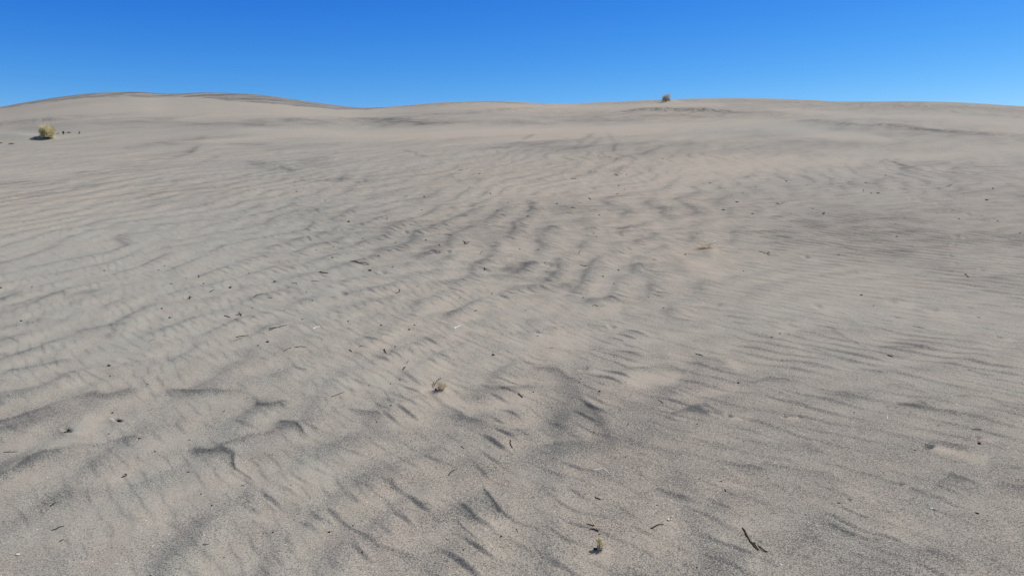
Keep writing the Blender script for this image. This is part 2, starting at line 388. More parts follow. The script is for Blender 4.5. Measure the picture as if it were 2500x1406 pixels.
for pts, v, h in near:
    lf = 1.5 if sum(q[0] for q in pts) / len(pts) < 820 else (0.85 if pts[0][2] < 12 else 0.6)
    stroke(MIN_SHADE, pts, v * 0.58 * lf, soft=1.1, warp=6.0, mode='streak')
    if h:
        stroke(CRE, pts, h * 0.00050 * (1.4 if lf > 1 else 1), warp=5.0, mode='crest')
# pale hollows of fine sand among the streaks
for pts, v in [
    (pl((1045, 745, 12), (1090, 745, 12)), .6), (pl((1110, 612, 10), (1150, 620, 12)), .8), (pl((1230, 600, 12), (1290, 608, 10)), .5),
    (pl((1210, 705, 16), (1130, 800, 16)), .4), (pl((1260, 760, 18), (1340, 745, 18), (1380, 720, 10)), .6), (pl((1280, 835, 16), (1420, 825, 16)), .75),
    (pl((1000, 890, 14), (1080, 895, 14)), .7), (pl((950, 930, 14), (980, 945, 12)), .6), (pl((1160, 1010, 16), (1280, 990, 16)), .7),
    (pl((1540, 930, 14), (1640, 928, 12)), .8), (pl((1450, 700, 12), (1510, 695, 12)), .5), (pl((1440, 760, 12), (1500, 755, 10)), .6),
    (pl((1050, 965, 10), (1080, 975, 14), (1110, 985, 14)), .9), (pl((1680, 645, 8), (1740, 650, 16), (1750, 665, 14)), .8),
    (pl((1700, 605, 6), (1740, 620, 8)), .6), (pl((820, 705, 7), (790, 735, 12), (780, 750, 12)), .8), (pl((1640, 1275, 10), (1650, 1310, 16)), .5),
    (pl((215, 1030, 8), (280, 1030, 5)), .9), (pl((200, 1050, 14), (260, 1030, 12), (180, 1075, 14)), .7),
    (pl((2270, 1100, 6), (2330, 1108, 8), (2400, 1125, 10)), .8), (pl((0, 590, 18), (150, 600, 18), (250, 590, 14)), .4),
    (pl((430, 625, 8), (560, 640, 10)), .4), (pl((800, 1175, 18), (640, 1190, 18)), .5), (pl((120, 1090, 18), (60, 1110, 16)), .5),
    (pl((1090, 1165, 14), (1000, 1140, 10)), .4), (pl((700, 1300, 16), (780, 1310, 14)), .5), (pl((1440, 1350, 8), (1480, 1360, 12)), .6),
    (pl((1870, 1345, 6), (1850, 1365, 14)), .5), (pl((1340, 640, 8), (1300, 660, 10)), .5), (pl((1500, 800, 6), (1510, 812, 10)), .7),
    (pl((1780, 890, 10), (1800, 905, 10)), .5), (pl((1740, 1035, 12), (1820, 1025, 10)), .5), (pl((1900, 815, 10), (1935, 812, 8)), .5),
    (pl((2180, 745, 6), (2220, 752, 8)), .6), (pl((2270, 765, 6), (2320, 775, 8)), .6), (pl((1990, 752, 6), (2020, 756, 8)), .5)]:
    stroke(SMO, pts, v, soft=1.3, warp=4)

# ------------------------------------------------------------------ ripples
uvx = PX                                                   # where along the slope each part of the ripple field lies
ww1 = samp(frac_noise(41, 512, 12, 0.4, 6, 1.4), X, Y)
ww2 = samp(frac_noise(42, 512, 12, 0.4, 6, 1.4), X + 5, Y)
wx = X + 0.035 * ww1; wy = Y + 0.035 * ww2
rip = samp(spec_noise(51, 2048, 18.0, 0.108, -44, 0.27, 22, True), wx, wy)
rip2 = samp(spec_noise(52, 2048, 22.0, 0.145, -54, 0.24, 15, True), wx, wy)
rip4 = samp(spec_noise(61, 2048, 16.0, 0.070, -36, 0.25, 24, True), wx + 2, wy)
ws1 = samp(frac_noise(43, 512, 40, 1.2, 12, 1.3), X, Y); ws2 = samp(frac_noise(44, 512, 40, 1.2, 12, 1.3), X, Y)
strc = samp(spec_noise(53, 2048, 44.0, 0.46, 19, 0.42, 25, True), X + 0.16 * ws1 + .02 * ww1, Y + 0.16 * ws2)
strk = np.real(strc)
strk2 = samp(spec_noise(54, 1024, 36.0, 0.26, 2, 0.4, 28), X, Y + 0.05 * ww1)
blot = samp(frac_noise(55, 1024, 30.0, 0.25, 7, 0.9), X, Y)
blot2 = samp(frac_noise(56, 1024, 60.0, 0.5, 14, 1.0, 2.0, 60), X, Y)
fine = samp(frac_noise(57, 2048, 10.0, 0.010, 0.5, 0.35), X, Y)
def prof(c, sharp=1.0, cut=0.42):
    """a ripple train: quick rise on the face turned to the viewer's left, slow fall behind it"""
    a = np.abs(c); th = np.angle(c)
    a = np.tanh(np.maximum(a - cut, 0) * 1.0) * 1.15
    return a * (np.sin(th) + sharp * (0.48 * np.sin(2 * th) + 0.26 * np.sin(3 * th) + 0.12 * np.sin(4 * th))), a, th
p1, a1, th1 = prof(rip)
p2, a2, th2 = prof(rip2, .8, .12)
p4, a4, th4 = prof(rip4, .6, .2)
ps, as_, ths = prof(strc, .75, .2)
# where which family is strong
right = sstep(1500, 1950, PX + .25 * (PY - 700)) * sstep(400, 520, PY) * (1 - 0.5 * sstep(1050, 1300, PY))
left = 1 - sstep(350, 800, PX)
comb = np.clip(0.25 + 0.9 * np.cos(ths - 1.5), 0, 1.1) * sstep(0, .7, as_)
m1 = (0.26 + 0.28 * sstep(-0.3, 1.2, blot) + 1.05 * comb) * (1 - 0.55 * left) * (1 - 0.35 * right)
m1 *= 1 - 0.65 * np.clip(SMO, 0, 1)
m2 = (0.50 + 0.6 * sstep(-0.8, 1.0, blot + 0.2 * strk)) * (1 - 0.45 * sstep(900, 1200, PY)) * (0.10 + 0.90 * right + 0.25 * (1 - left) * (1 - sstep(560, 700, PY))) * (1 - 0.8 * np.clip(SMO, 0, 1))
lod1 = 1 - sstep(12, 30, dist)
lod2 = 1 - sstep(6, 18, dist)
streakamp = (0.06 + 0.94 * (1 - right)) * (1 - 0.93 * sstep(13, 27, dist)) * (1 - sstep(40, 60, dist)) * (0.75 + 0.25 * left) * (1 - .75 * np.clip(SMO, 0, 1) * sstep(10, 18, dist))
H = np.zeros_like(X)
H += 0.0024 * p1 * m1 * lod1 * (1 - .7 * right)
H += 0.0027 * (1 + .9 * sstep(4.5, 8, dist)) * p2 * m2 * lod1
H += 0.0013 * p4 * lod2 * (1 - .6 * np.clip(SMO, 0, 1)) * sstep(-.8, .6, -blot)
H += (0.0034 + 0.0036 * sstep(3.5, 7, dist)) * ps * sstep(0, .8, as_) * streakamp * (1 - 0.5 * np.clip(SMO, 0, 1)) + 0.0018 * strk2 * streakamp
H += 0.5 * 0.024 * samp(n_far, X, Y) * sstep(9, 18, dist) * (1 - sstep(40, 80, dist)) * (1 - 0.85 * np.clip(SMO, 0, 1)) * 0.7
H += 0.022 * samp(n_mid, X, Y) * sstep(16, 30, dist) * (1 - sstep(90, 140, dist)) * (1 - 0.9 * np.clip(SMO, 0, 1)) * (.2 + .8 * fade_crest)
rip3 = samp(spec_noise(59, 2048, 46.0, 0.34, 70, 0.38, 26), X + 0.06 * ww2, Y + 0.06 * ww1)
H += 0.0062 * np.maximum(rip3, -1.2) * (.45 + .55 * sstep(3, 6, dist)) * (1 - .45 * right) * (1 - .5 * left) * (1 - sstep(22, 40, dist)) * (1 - 0.8 * np.clip(SMO, 0, 1)) * (0.45 + 0.55 * sstep(-.6, .8, blot))
lump = samp(spec_noise(70, 2048, 34.0, 0.24, 0, 0.5, None), X + .03 * ww1, Y)
H += 0.0027 * np.maximum(lump, -.8) * (1 - .35 * right) * (1 - .4 * left) * (1 - .6 * np.clip(SMO, 0, 1)) * (1 - sstep(14, 30, dist))
H += 0.00028 * fine * (1 - sstep(5, 14, dist))
H += CRE
H *= (1 - sstep(120, 200, dist))
# ledges with their shaded faces
def ledge(pts, h):
    P = np.array(pts, float)
    yl = np.interp(PX, P[:, 0], P[:, 1])
    ends = sstep(P[0, 0] - 10, P[0, 0] + 60, PX) * (1 - sstep(P[-1, 0] - 80, P[-1, 0] + 10, PX))
    d = (yl + WARPY * 1.0 - PY)
    up = sstep(-1.6, 1.6, d) * np.exp(-np.maximum(d, 0) / 9.0)
    H[inview] += (h * up * ends)[inview]
ledge([(1515, 271), (1580, 269), (1650, 270), (1790, 272)], 0.14)
ledge([(1945, 296), (2000, 300), (2060, 303), (2130, 307), (2180, 311), (2250, 315), (2300, 323), (2400, 329), (2520, 334)], 0.075)
ledge([(600, 305), (740, 293), (800, 289), (900, 291), (1010, 298)], 0.05)
ledge([(-40, 309), (60, 299), (140, 291), (190, 287)], 0.07)
ledge([(340, 358), (450, 346), (495, 338)], 0.035)
ledge([(610, 402), (660, 400), (700, 411), (720, 412)], 0.02)
# pits and scour hollows: px, py, half width, depth(m), tail direction
pits = [(290, 1028, 9, .022, -1), (164, 1053, 10, .014, 1), (2262, 1093, 13, .024, 1), (1425, 899, 9, .014, 1), (1496, 798, 8, .012, 1),
        (1752, 746, 9, .012, 1), (937, 664, 8, .014, 0), (838, 718, 9, .014, -1), (1967, 628, 7, .016, 1), (2333, 581, 10, .013, 0),
        (2357, 583, 6, .010, 0), (2330, 598, 7, .010, 0), (2330, 648, 9, .010, 0), (2365, 522, 7, .014, 0), (2323, 515, 6, .010, 0),
        (2287, 499, 6, .010, 0), (2203, 535, 6, .010, 0), (831, 560, 5, .010, 0), (989, 567, 6, .012, 0), (1094, 617, 6, .010, 0),
        (1993, 747, 11, .010, 1), (2177, 739, 11, .010, 1), (2272, 758, 12, .012, 1), (1779, 1017, 7, .012, 1), (2196, 1181, 9, .010, 1),
        (1341, 648, 9, .012, 0), (1331, 645, 6, .010, 0), (1802, 934, 5, .010, 0), (1912, 1015, 8, .008, 1), (2184, 994, 5, .008, 0),
        (2287, 1037, 6, .008, 0), (2382, 1067, 10, .009, 1), (2433, 823, 9, .010, 1), (2226, 486, 6, .012, 1), (2314, 456, 5, .012, 0),
        (1012, 377, 6, .02, 0), (886, 441, 6, .018, 0), (789, 490, 4, .01, 0), (1515, 573, 6, .01, 0), (1535, 606, 6, .008, 0),
        (2074, 1218, 6, .008, 0), (2320, 626, 6, .008, 0), (2395, 528, 6, .008, 0),
        (450, 702, 5, .006, 0), (572, 636, 5, .008, 0), (1950, 1016, 6, .006, 0), (2430, 563, 8, .009, 0), (2395, 660, 8, .009, 0)]
for (a, b, hw, dp, tail) in pits:
    m = (np.abs(PX - a) < hw * 7) & (np.abs(PY - b) < hw * 5) & inview
    rows, cols = np.nonzero(m)
    if len(rows) == 0: continue
    dx = (PX[rows, cols] - a + WARPX[rows, cols] * .28 * hw) / hw
    dy = (PY[rows, cols] - b + WARPY[rows, cols] * .18 * hw - .25 * math.sin(a) * (PX[rows, cols] - a)) / (hw * 0.45)
    d2 = dx * dx + dy * dy
    hole = -dp * np.exp(-d2 ** 1.4 * 0.9)
    rim = dp * 0.22 * np.exp(-((np.sqrt(d2) - 1.9) / 0.9) ** 2) * np.clip(0.5 + 0.5 * np.cos(np.arctan2(dy, dx) - a * 1.7) + .3 * WARPX[rows, cols], 0, 1.2)
    H[rows, cols] = H[rows, cols] * (1 - 0.7 * np.exp(-d2 * .4)) + hole + rim
    MIN_SHADE[rows, cols] *= 1 - 0.8 * np.exp(-d2 * .25)
    if tail:
        tx = (PX[rows, cols] - (a + tail * hw * 2.6)) / (hw * 2.2)
        ty = (PY[rows, cols] - (b + (hw * 1.0 if tail > 0 else hw * .1))) / (hw * 0.6)
        e = np.exp(-(tx * tx + ty * ty))
        H[rows, cols] += dp * 0.35 * e
        SMO[rows, cols] += 0.7 * e
# sand hummocks at plants: px, py, half width px, height
for (a, b, hw, hh) in [(1633, 250, 26, .22), (40, 336, 60, .10), (113, 338, 20, .08), (1735, 618, 20, .035), (1076, 960, 22, .012), (1640, 1282, 14, .006), (1465, 1345, 16, .008)]:
    dx = (PX - a) / hw; dy = (PY - b) / (hw * (0.35 if b > 500 else 0.12))
    e = np.exp(-(dx * dx + dy * dy)) * inview
    H += hh * e
    if b > 900: SMO += .4 * e
    if a == 1633: SMO += .8 * np.exp(-(((PX - 1642) / 14) ** 2 + ((PY - 247) / 4.0) ** 2)) * inview
Z += H

# ------------------------------------------------------------------ colour masks of the sand
rough_px = np.clip((dist - 8) / 10, 0, 1)
mn = 0.09 * blot + 0.05 * np.cos(ths) * as_ * (1 - .8 * right) + 0.06 * blot2 + 0.05 * rip3
# heavy grains gather on the lee of ripples where the sheet of dark sand is present
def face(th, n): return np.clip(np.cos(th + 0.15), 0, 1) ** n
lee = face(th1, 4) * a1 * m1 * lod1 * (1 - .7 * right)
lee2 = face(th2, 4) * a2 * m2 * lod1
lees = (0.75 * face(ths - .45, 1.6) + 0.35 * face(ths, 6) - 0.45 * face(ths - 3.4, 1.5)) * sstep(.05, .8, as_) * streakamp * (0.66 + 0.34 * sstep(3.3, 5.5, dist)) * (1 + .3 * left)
farm = sstep(9, 20, dist)
mfar = 0.04 * samp(n_far, X + 9, Y) + 0.05 * rip3 + 0.04 * samp(n_mid, X, Y + 3) + 0.045 * samp(frac_noise(58, 1024, 90, .6, 12, .7, 2.5, 70), X, Y)
MINT = 0.25 + 0.14 * sstep(700, 1200, PY) + mn * (1 - farm) + mfar * farm * (1 - sstep(60, 80, dist)) * 0.9 + MIN_SHADE * (0.80 + 0.26 * blot + 0.20 * rip3) + (0.13 + 0.11 * sstep(3.5, 6, dist)) * lee * (0.6 + 0.6 * np.clip(MIN_SHADE + .2 * blot, 0, 1)) + 0.14 * lee2 * (1 + .1 * sstep(4.5, 8, dist)) + 0.30 * lees + 0.08 * face(th4, 3) * a4 * lod2
MINT -= 0.5 * np.clip(SMO, 0, 1.1)
MINT -= 0.10 * left * sstep(420, 600, PY)
MINT += 0.03 * sstep(1950, 2200, PX) * sstep(392, 425, PY) * (1 - sstep(600, 800, PY)) + 0.16 * sstep(1150, 1350, PX) * sstep(338, 352, PY + 4 * WARPX) * (1 - sstep(365, 390, PY)) * (1 - sstep(1950, 2150, PX)) + .12 * sstep(420, 520, PY) * (1 - sstep(700, 900, PY)) * (1 - left)
MINT = np.clip(MINT, -0.15, 1.3)
MINT = np.where(inview, MINT, np.clip(0.28 + mn, 0, 1))
WARM = np.clip(0.5 + 0.24 * face(ths - 3.4, 1.2) * streakamp - 0.18 * face(ths - .4, 1.2) * streakamp + 0.22 * blot2 + 0.35 * (sstep(700, 1150, PX) * (1 - sstep(1650, 2050, PX)) - 0.35) + 0.2 * np.clip(SMO, 0, 1), 0, 1)

ex = np.array([-200, 0, 78, 195, 313, 371, 430, 488, 567, 633, 723, 821, 899, 960.])
ey = np.array([285, 267, 254, 240.5, 236, 240, 236.5, 238, 247.5, 252, 259, 268, 269.5, 264.])
PXe, PYe = project(X, Y, Z)
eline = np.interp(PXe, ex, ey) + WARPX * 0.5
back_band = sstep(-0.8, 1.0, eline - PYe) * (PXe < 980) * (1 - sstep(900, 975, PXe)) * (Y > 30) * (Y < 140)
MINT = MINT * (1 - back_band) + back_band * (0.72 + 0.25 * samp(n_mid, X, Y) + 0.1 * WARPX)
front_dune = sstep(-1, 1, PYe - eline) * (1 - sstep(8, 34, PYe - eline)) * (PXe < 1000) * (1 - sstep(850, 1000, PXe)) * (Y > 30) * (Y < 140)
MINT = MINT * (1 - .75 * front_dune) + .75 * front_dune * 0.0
MINT = np.clip(MINT, -0.15, 1.3)

# ------------------------------------------------------------------ build the sheet
nr, na = X.shape
co = np.empty((nr * na + 1, 3), np.float32)
co[:-1, 0] = X.ravel(); co[:-1, 1] = Y.ravel(); co[:-1, 2] = Z.ravel()
co[-1] = (0, 0, 0)
i = np.arange(nr - 1)[:, None] * na
j = np.arange(na)[None, :]
j2 = (j + 1) % na
quads = np.stack([i + j, i + na + j, i + na + j2, i + j2], -1).reshape(-1, 4)[:, ::-1]
tris = np.stack([np.arange(na), (np.arange(na) + 1) % na, np.full(na, nr * na)], -1)[:, ::-1]
me = bpy.data.meshes.new('sand_dune')
nq, ntri = len(quads), len(tris)
me.vertices.add(len(co)); me.vertices.foreach_set('co', co.ravel())
me.loops.add(nq * 4 + ntri * 3)
me.loops.foreach_set('vertex_index', np.concatenate([quads.ravel(), tris.ravel()]).astype(np.int32))
me.polygons.add(nq + ntri)
me.polygons.foreach_set('loop_start', np.concatenate([np.arange(nq) * 4, nq * 4 + np.arange(ntri) * 3]).astype(np.int32))
me.update(calc_edges=True)
me.polygons.foreach_set('use_smooth', np.ones(nq + ntri, bool))
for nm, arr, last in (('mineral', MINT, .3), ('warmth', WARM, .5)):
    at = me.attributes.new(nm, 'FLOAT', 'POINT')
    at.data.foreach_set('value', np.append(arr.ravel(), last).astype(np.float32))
ground = bpy.data.objects.new('sand_dune', me)
S.collection.objects.link(ground)
ground['kind'] = 'structure'

# ------------------------------------------------------------------ materials
def new_mat(name):
    m = bpy.data.materials.new(name); m.use_nodes = True
    b = m.node_tree.nodes['Principled BSDF']
    return m, m.node_tree, b
def sand_material():
    m, t, b = new_mat('grey_sand')
    N, Lk = t.nodes, t.links
    b.inputs['Roughness'].default_value = 0.95
    b.inputs['Specular IOR Level'].default_value = 0.15
    geo = N.new('ShaderNodeNewGeometry')
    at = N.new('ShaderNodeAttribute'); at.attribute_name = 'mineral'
    aw = N.new('ShaderNodeAttribute'); aw.attribute_name = 'warmth'
    def noise(scale, detail=2, rough=0.5):
        n = N.new('ShaderNodeTexNoise'); n.inputs['Scale'].default_value = scale
        n.inputs['Detail'].default_value = detail; n.inputs['Roughness'].default_value = rough
        Lk.new(geo.outputs['Position'], n.inputs['Vector']); return n
    def math_(op, a, bb, c=None):
        n = N.new('ShaderNodeMath'); n.operation = op
        for k, v in enumerate((a, bb, c)):
            if v is None: continue
            if isinstance(v, (int, float)): n.inputs[k].default_value = v
            else: Lk.new(v, n.inputs[k])
        return n.outputs[0]
    def mix(f, a, bb, mode='MIX'):
        n = N.new('ShaderNodeMix'); n.data_type = 'RGBA'; n.blend_type = mode
        if isinstance(f, (int, float)): n.inputs[0].default_value = f
        else: Lk.new(f, n.inputs[0])
        for k, v in ((6, a), (7, bb)):
            if isinstance(v, tuple): n.inputs[k].default_value = v
            else: Lk.new(v, n.inputs[k])
        return n.outputs[2]
    # mineral share, broken up grain by grain
    g1 = noise(185, 2, 0.65)
    g2 = noise(90, 2, 0.6)
    g3 = noise(18, 3, 0.6)
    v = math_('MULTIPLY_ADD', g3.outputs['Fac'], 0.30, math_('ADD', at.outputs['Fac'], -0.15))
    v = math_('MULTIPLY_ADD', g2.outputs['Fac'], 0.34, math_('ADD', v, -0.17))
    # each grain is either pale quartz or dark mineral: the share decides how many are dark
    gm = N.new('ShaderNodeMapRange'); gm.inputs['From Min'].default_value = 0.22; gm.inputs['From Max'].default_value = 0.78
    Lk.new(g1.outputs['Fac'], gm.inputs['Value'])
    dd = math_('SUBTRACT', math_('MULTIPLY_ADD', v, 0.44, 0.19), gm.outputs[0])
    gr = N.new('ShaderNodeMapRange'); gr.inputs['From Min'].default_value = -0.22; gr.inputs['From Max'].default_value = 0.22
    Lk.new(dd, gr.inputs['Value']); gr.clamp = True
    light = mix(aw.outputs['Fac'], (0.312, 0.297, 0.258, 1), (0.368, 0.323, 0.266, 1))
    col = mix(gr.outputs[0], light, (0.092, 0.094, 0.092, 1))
    g4 = noise(410, 1, 0.5)
    sg = N.new('ShaderNodeMapRange'); sg.inputs['From Min'].default_value = 0.30; sg.inputs['From Max'].default_value = 0.70
    sg.inputs['To Min'].default_value = 0.70; sg.inputs['To Max'].default_value = 1.30
    Lk.new(g4.outputs['Fac'], sg.inputs['Value'])
    vm = N.new('ShaderNodeVectorMath'); vm.operation = 'SCALE'
    Lk.new(col, vm.inputs[0]); Lk.new(sg.outputs[0], vm.inputs['Scale'])
    # colour cast of different grains
    tn = noise(3.1, 3, 0.6)
    col2 = mix(1.0, vm.outputs[0], mix(tn.outputs['Fac'], (0.955, 1.02, 1.01, 1), (1.045, 0.99, 0.975, 1)), 'MULTIPLY')
    # sparse bright quartz grains
    vo = N.new('ShaderNodeTexVoronoi'); vo.inputs['Scale'].default_value = 42
    Lk.new(geo.outputs['Position'], vo.inputs['Vector'])
    near_ = math_('LESS_THAN', vo.outputs['Distance'], 0.085)
    sep = N.new('ShaderNodeSeparateColor'); Lk.new(vo.outputs['Color'], sep.inputs[0])
    pick = math_('GREATER_THAN', sep.outputs[0], 0.86)
    col3 = mix(math_('MULTIPLY', near_, pick), col2, (0.78, 0.78, 0.76, 1))
    Lk.new(col3, b.inputs['Base Color'])
    bp = N.new('ShaderNodeBump'); bp.inputs['Strength'].default_value = 0.55; bp.inputs['Distance'].default_value = 0.0016
    gb = noise(190, 3, 0.65)
    Lk.new(gb.outputs['Fac'], bp.inputs['Height'])
    Lk.new(bp.outputs[0], b.inputs['Normal'])
    return m
me.materials.append(sand_material())

def plain_mat(name, c1, c2, scale=60, rough=0.85, bump=0.3, trans=0.0):
    m, t, b = new_mat(name)
    N, Lk = t.nodes, t.links
    tc = N.new('ShaderNodeNewGeometry')
    n = N.new('ShaderNodeTexNoise'); n.inputs['Scale'].default_value = scale; n.inputs['Detail'].default_value = 4
    Lk.new(tc.outputs['Position'], n.inputs['Vector'])
    r = N.new('ShaderNodeValToRGB')
    r.color_ramp.elements[0].position = 0.32; r.color_ramp.elements[1].position = 0.68
    r.color_ramp.elements[0].color = (*c1, 1); r.color_ramp.elements[1].color = (*c2, 1)
    Lk.new(n.outputs['Fac'], r.inputs[0]); Lk.new(r.outputs[0], b.inputs['Base Color'])
    b.inputs['Roughness'].default_value = rough
    b.inputs['Specular IOR Level'].default_value = 0.2
    if bump:
        bp = N.new('ShaderNodeBump'); bp.inputs['Strength'].default_value = bump; bp.inputs['Distance'].default_value = 0.001
        Lk.new(n.outputs['Fac'], bp.inputs['Height']); Lk.new(bp.outputs[0], b.inputs['Normal'])
    if trans:
        tr = N.new('ShaderNodeBsdfTranslucent'); ms = N.new('ShaderNodeMixShader'); ms.inputs[0].default_value = trans
        Lk.new(r.outputs[0], tr.inputs['Color']); Lk.new(b.outputs[0], ms.inputs[1]); Lk.new(tr.outputs[0], ms.inputs[2])
        Lk.new(ms.outputs[0], t.nodes['Material Output'].inputs['Surface'])
    return m
M = {
    'dark': plain_mat('dark_bark', (0.016, 0.012, 0.009), (0.058, 0.044, 0.031), 220),
    'brown': plain_mat('brown_bark', (0.045, 0.034, 0.024), (0.11, 0.085, 0.06), 220),
    'white': plain_mat('bleached_wood', (0.74, 0.71, 0.62), (0.88, 0.86, 0.79), 160, trans=0.2),
    'straw': plain_mat('dry_straw', (0.58, 0.50, 0.35), (0.84, 0.76, 0.57), 90, trans=0.45),
    'bush': plain_mat('straw_yellow_foliage', (0.66, 0.60, 0.34), (0.92, 0.86, 0.62), 14, bump=0, trans=0.55),
    'olive': plain_mat('olive_foliage', (0.17, 0.16, 0.09), (0.34, 0.31, 0.19), 14, bump=0),
    'greybush': plain_mat('grey_brown_foliage', (0.44, 0.40, 0.33), (0.78, 0.72, 0.62), 14, bump=0, trans=0.55),
    'wood': plain_mat('woody_stem', (0.05, 0.04, 0.028), (0.13, 0.10, 0.07), 30),
    'pale': plain_mat('pale_grass', (0.34, 0.33, 0.20), (0.56, 0.53, 0.36), 40, bump=0),
}

# ------------------------------------------------------------------ placing things on the sand
AZD = az_dense
rstart = 3
Rg = R
Zg = Z
def zground(x, y):
    a = math.atan2(x, y); r = math.hypot(x, y)
    fa = (a - AZD[0]) / (AZD[1] - AZD[0]); ia = int(min(max(fa, 0), NAZ - 2)); ta = min(max(fa - ia, 0), 1)
    ir = int(np.searchsorted(Rg, r)) - 1; ir = max(0, min(ir, len(Rg) - 2)); tr = (r - Rg[ir]) / (Rg[ir + 1] - Rg[ir])
    z0 = Zg[ir, ia] * (1 - ta) + Zg[ir, ia + 1] * ta
    z1 = Zg[ir + 1, ia] * (1 - ta) + Zg[ir + 1, ia + 1] * ta
    return float(z0 * (1 - tr) + z1 * tr)
def hit(px, py):
    u, v = ray_uv(px, py); u = float(u); v = float(v)
    a = math.atan(u)
    fa = (a - AZD[0]) / (AZD[1] - AZD[0]); ia = int(min(max(fa, 0), NAZ - 2)); ta = fa - ia
    zc = Zg[:, ia] * (1 - ta) + Zg[:, ia + 1] * ta
    yy = Rg * math.cos(a)
    d = zc - (EYE + yy * v)
    k = np.nonzero((d[1:] >= 0) & (d[:-1] < 0) & (Rg[1:] > 1.0) & (Rg[1:] < 110))[0]
    if len(k) == 0:                                        # just over a crest: stand it on the crest
        ang = (zc - EYE) / yy
        ang[(Rg < 20) | (Rg > 110)] = -9
        k0 = int(np.argmax(ang)); y = yy[k0]
    else:
        k0 = int(k[0]); f = -d[k0] / (d[k0 + 1] - d[k0]); y = yy[k0] + f * (yy[k0 + 1] - yy[k0])
    x = u * y
    return Vector((x, y, zground(x, y)))
def pxsize(p):
    return (p.y * cp - (p.z - EYE) * sp) / F               # metres per photo pixel at this place

class MB:
    def __init__(s): s.v = []; s.f = []
    def tube(s, pts, rad, sides=6, flat=1.0, rng=None, cap=True):
        n0 = len(s.v); n = len(pts)
        ref = Vector((0, 0, 1))
        for k, p in enumerate(pts):
            d = (pts[min(k + 1, n - 1)] - pts[max(k - 1, 0)])
            d = d.normalized() if d.length > 1e-9 else Vector((1, 0, 0))
            if abs(d.dot(ref)) > 0.95: ref = Vector((1, 0, 0))
            e1 = d.cross(ref).normalized(); e2 = e1.cross(d).normalized()
            for q in range(sides):
                an = 2 * PI * q / sides
                rr = rad[k] * (1 + (rng.uniform(-.18, .18) if rng else 0))
                s.v.append(p + e1 * math.cos(an) * rr + e2 * math.sin(an) * rr * flat)
        for k in range(n - 1):
            for q in range(sides):
                a = n0 + k * sides + q; b = n0 + k * sides + (q + 1) % sides
                s.f.append((a, b, b + sides, a + sides))
        if cap:
            s.f.append(tuple(n0 + q for q in range(sides))[::-1])
            s.f.append(tuple(n0 + (n - 1) * sides + q for q in range(sides)))
    def blade(s, pts, wid, side):
        n0 = len(s.v)
        for k, p in enumerate(pts):
            ww = wid * (1 - 0.85 * k / (len(pts) - 1))
            s.v.append(p - side * ww); s.v.append(p + side * ww)
        for k in range(len(pts) - 1):
            a = n0 + 2 * k
            s.f.append((a, a + 1, a + 3, a + 2))
    def lump(s, c, ax, ay, az, rot, rng, nu=8, nv=5):
        n0 = len(s.v); cr, sr = math.cos(rot), math.sin(rot)
        s.v.append(c + Vector((0, 0, -az)))
        for a in range(1, nv):
            ph = PI * a / nv
            for b in range(nu):
                th = 2 * PI * b / nu
                k = 1 + rng.uniform(-.22, .22)
                x = math.sin(ph) * math.cos(th) * ax * k; y = math.sin(ph) * math.sin(th) * ay * k; z = -math.cos(ph) * az * k
                s.v.append(c + Vector((x * cr - y * sr, x * sr + y * cr, z)))
        s.v.append(c + Vector((0, 0, az)))
        for b in range(nu):
            s.f.append((n0, n0 + 1 + (b + 1) % nu, n0 + 1 + b))
        for a in range(nv - 2):
            for b in range(nu):
                p0 = n0 + 1 + a * nu + b; p1 = n0 + 1 + a * nu + (b + 1) % nu
                s.f.append((p0, p1, p1 + nu, p0 + nu))
        top = n0 + 1 + (nv - 1) * nu
        for b in range(nu):
            s.f.append((top, top - nu + b, top - nu + (b + 1) % nu))
    def build(s, name, mat, origin=None, parent=None, smooth=True):
        o0 = origin if origin is not None else Vector((0, 0, 0))
        m = bpy.data.meshes.new(name)
        m.from_pydata([tuple(v - o0) for v in s.v], [], s.f)
        m.update()
        if smooth: m.polygons.foreach_set('use_smooth', [True] * len(m.polygons))
        m.materials.append(mat)
        o = bpy.data.objects.new(name, m)
        S.collection.objects.link(o)
        if parent is not None: o.parent = parent
        else: o.location = o0
        return o
def tag(o, label=None, cat=None, group=None):
    if label: o['label'] = label
    if cat: o['category'] = cat
    if group: o['group'] = group
    return o
def root_empty(name, loc):
    e = bpy.data.objects.new(name, None); e.location = loc; e.empty_display_size = 0.02
    S.collection.objects.link(e); return e

# what lies on the sand.  (points px, thickness px, colour, label or None)
LM = []       # landmarks for the labels of the small bits: (phrase, px, py)
def lm(phrase, px, py): LM.append((phrase, px, py))
USED = set()
def rel_label(noun, px, py):
    c = sorted(LM, key=lambda q: math.hypot(q[1] - px, (q[2] - py) * 1.4))
    cands = []
    def direct(q):
        dx, dy = px - q[1], py - q[2]
        d = math.hypot(dx, dy)
        if abs(dx) > 1.3 * abs(dy): s = 'right of' if dx > 0 else 'left of'
        elif abs(dy) > 1.3 * abs(dx): s = 'below' if dy > 0 else 'above'
        else: s = ('lower ' if dy > 0 else 'upper ') + ('right of' if dx > 0 else 'left of')
        return ('just ' if d < 42 else 'well ' if d > 130 else '') + s
    for q in c[:3]:
        cands.append('%s on the sand %s the %s' % (noun, direct(q), q[0]))
    cands.append('%s between the %s and the %s' % (noun, c[0][0], c[1][0]))
    cands.append('%s between the %s and the %s' % (noun, c[0][0], c[2][0]))
    cands.append('%s between the %s and the %s' % (noun, c[1][0], c[2][0]))
    for q in c[3:9]:
        cands.append('%s on the sand %s the %s' % (noun, direct(q), q[0]))
    for s in cands:
        if s not in USED and len(s.split()) <= 16:
            USED.add(s); return s
    return cands[0]

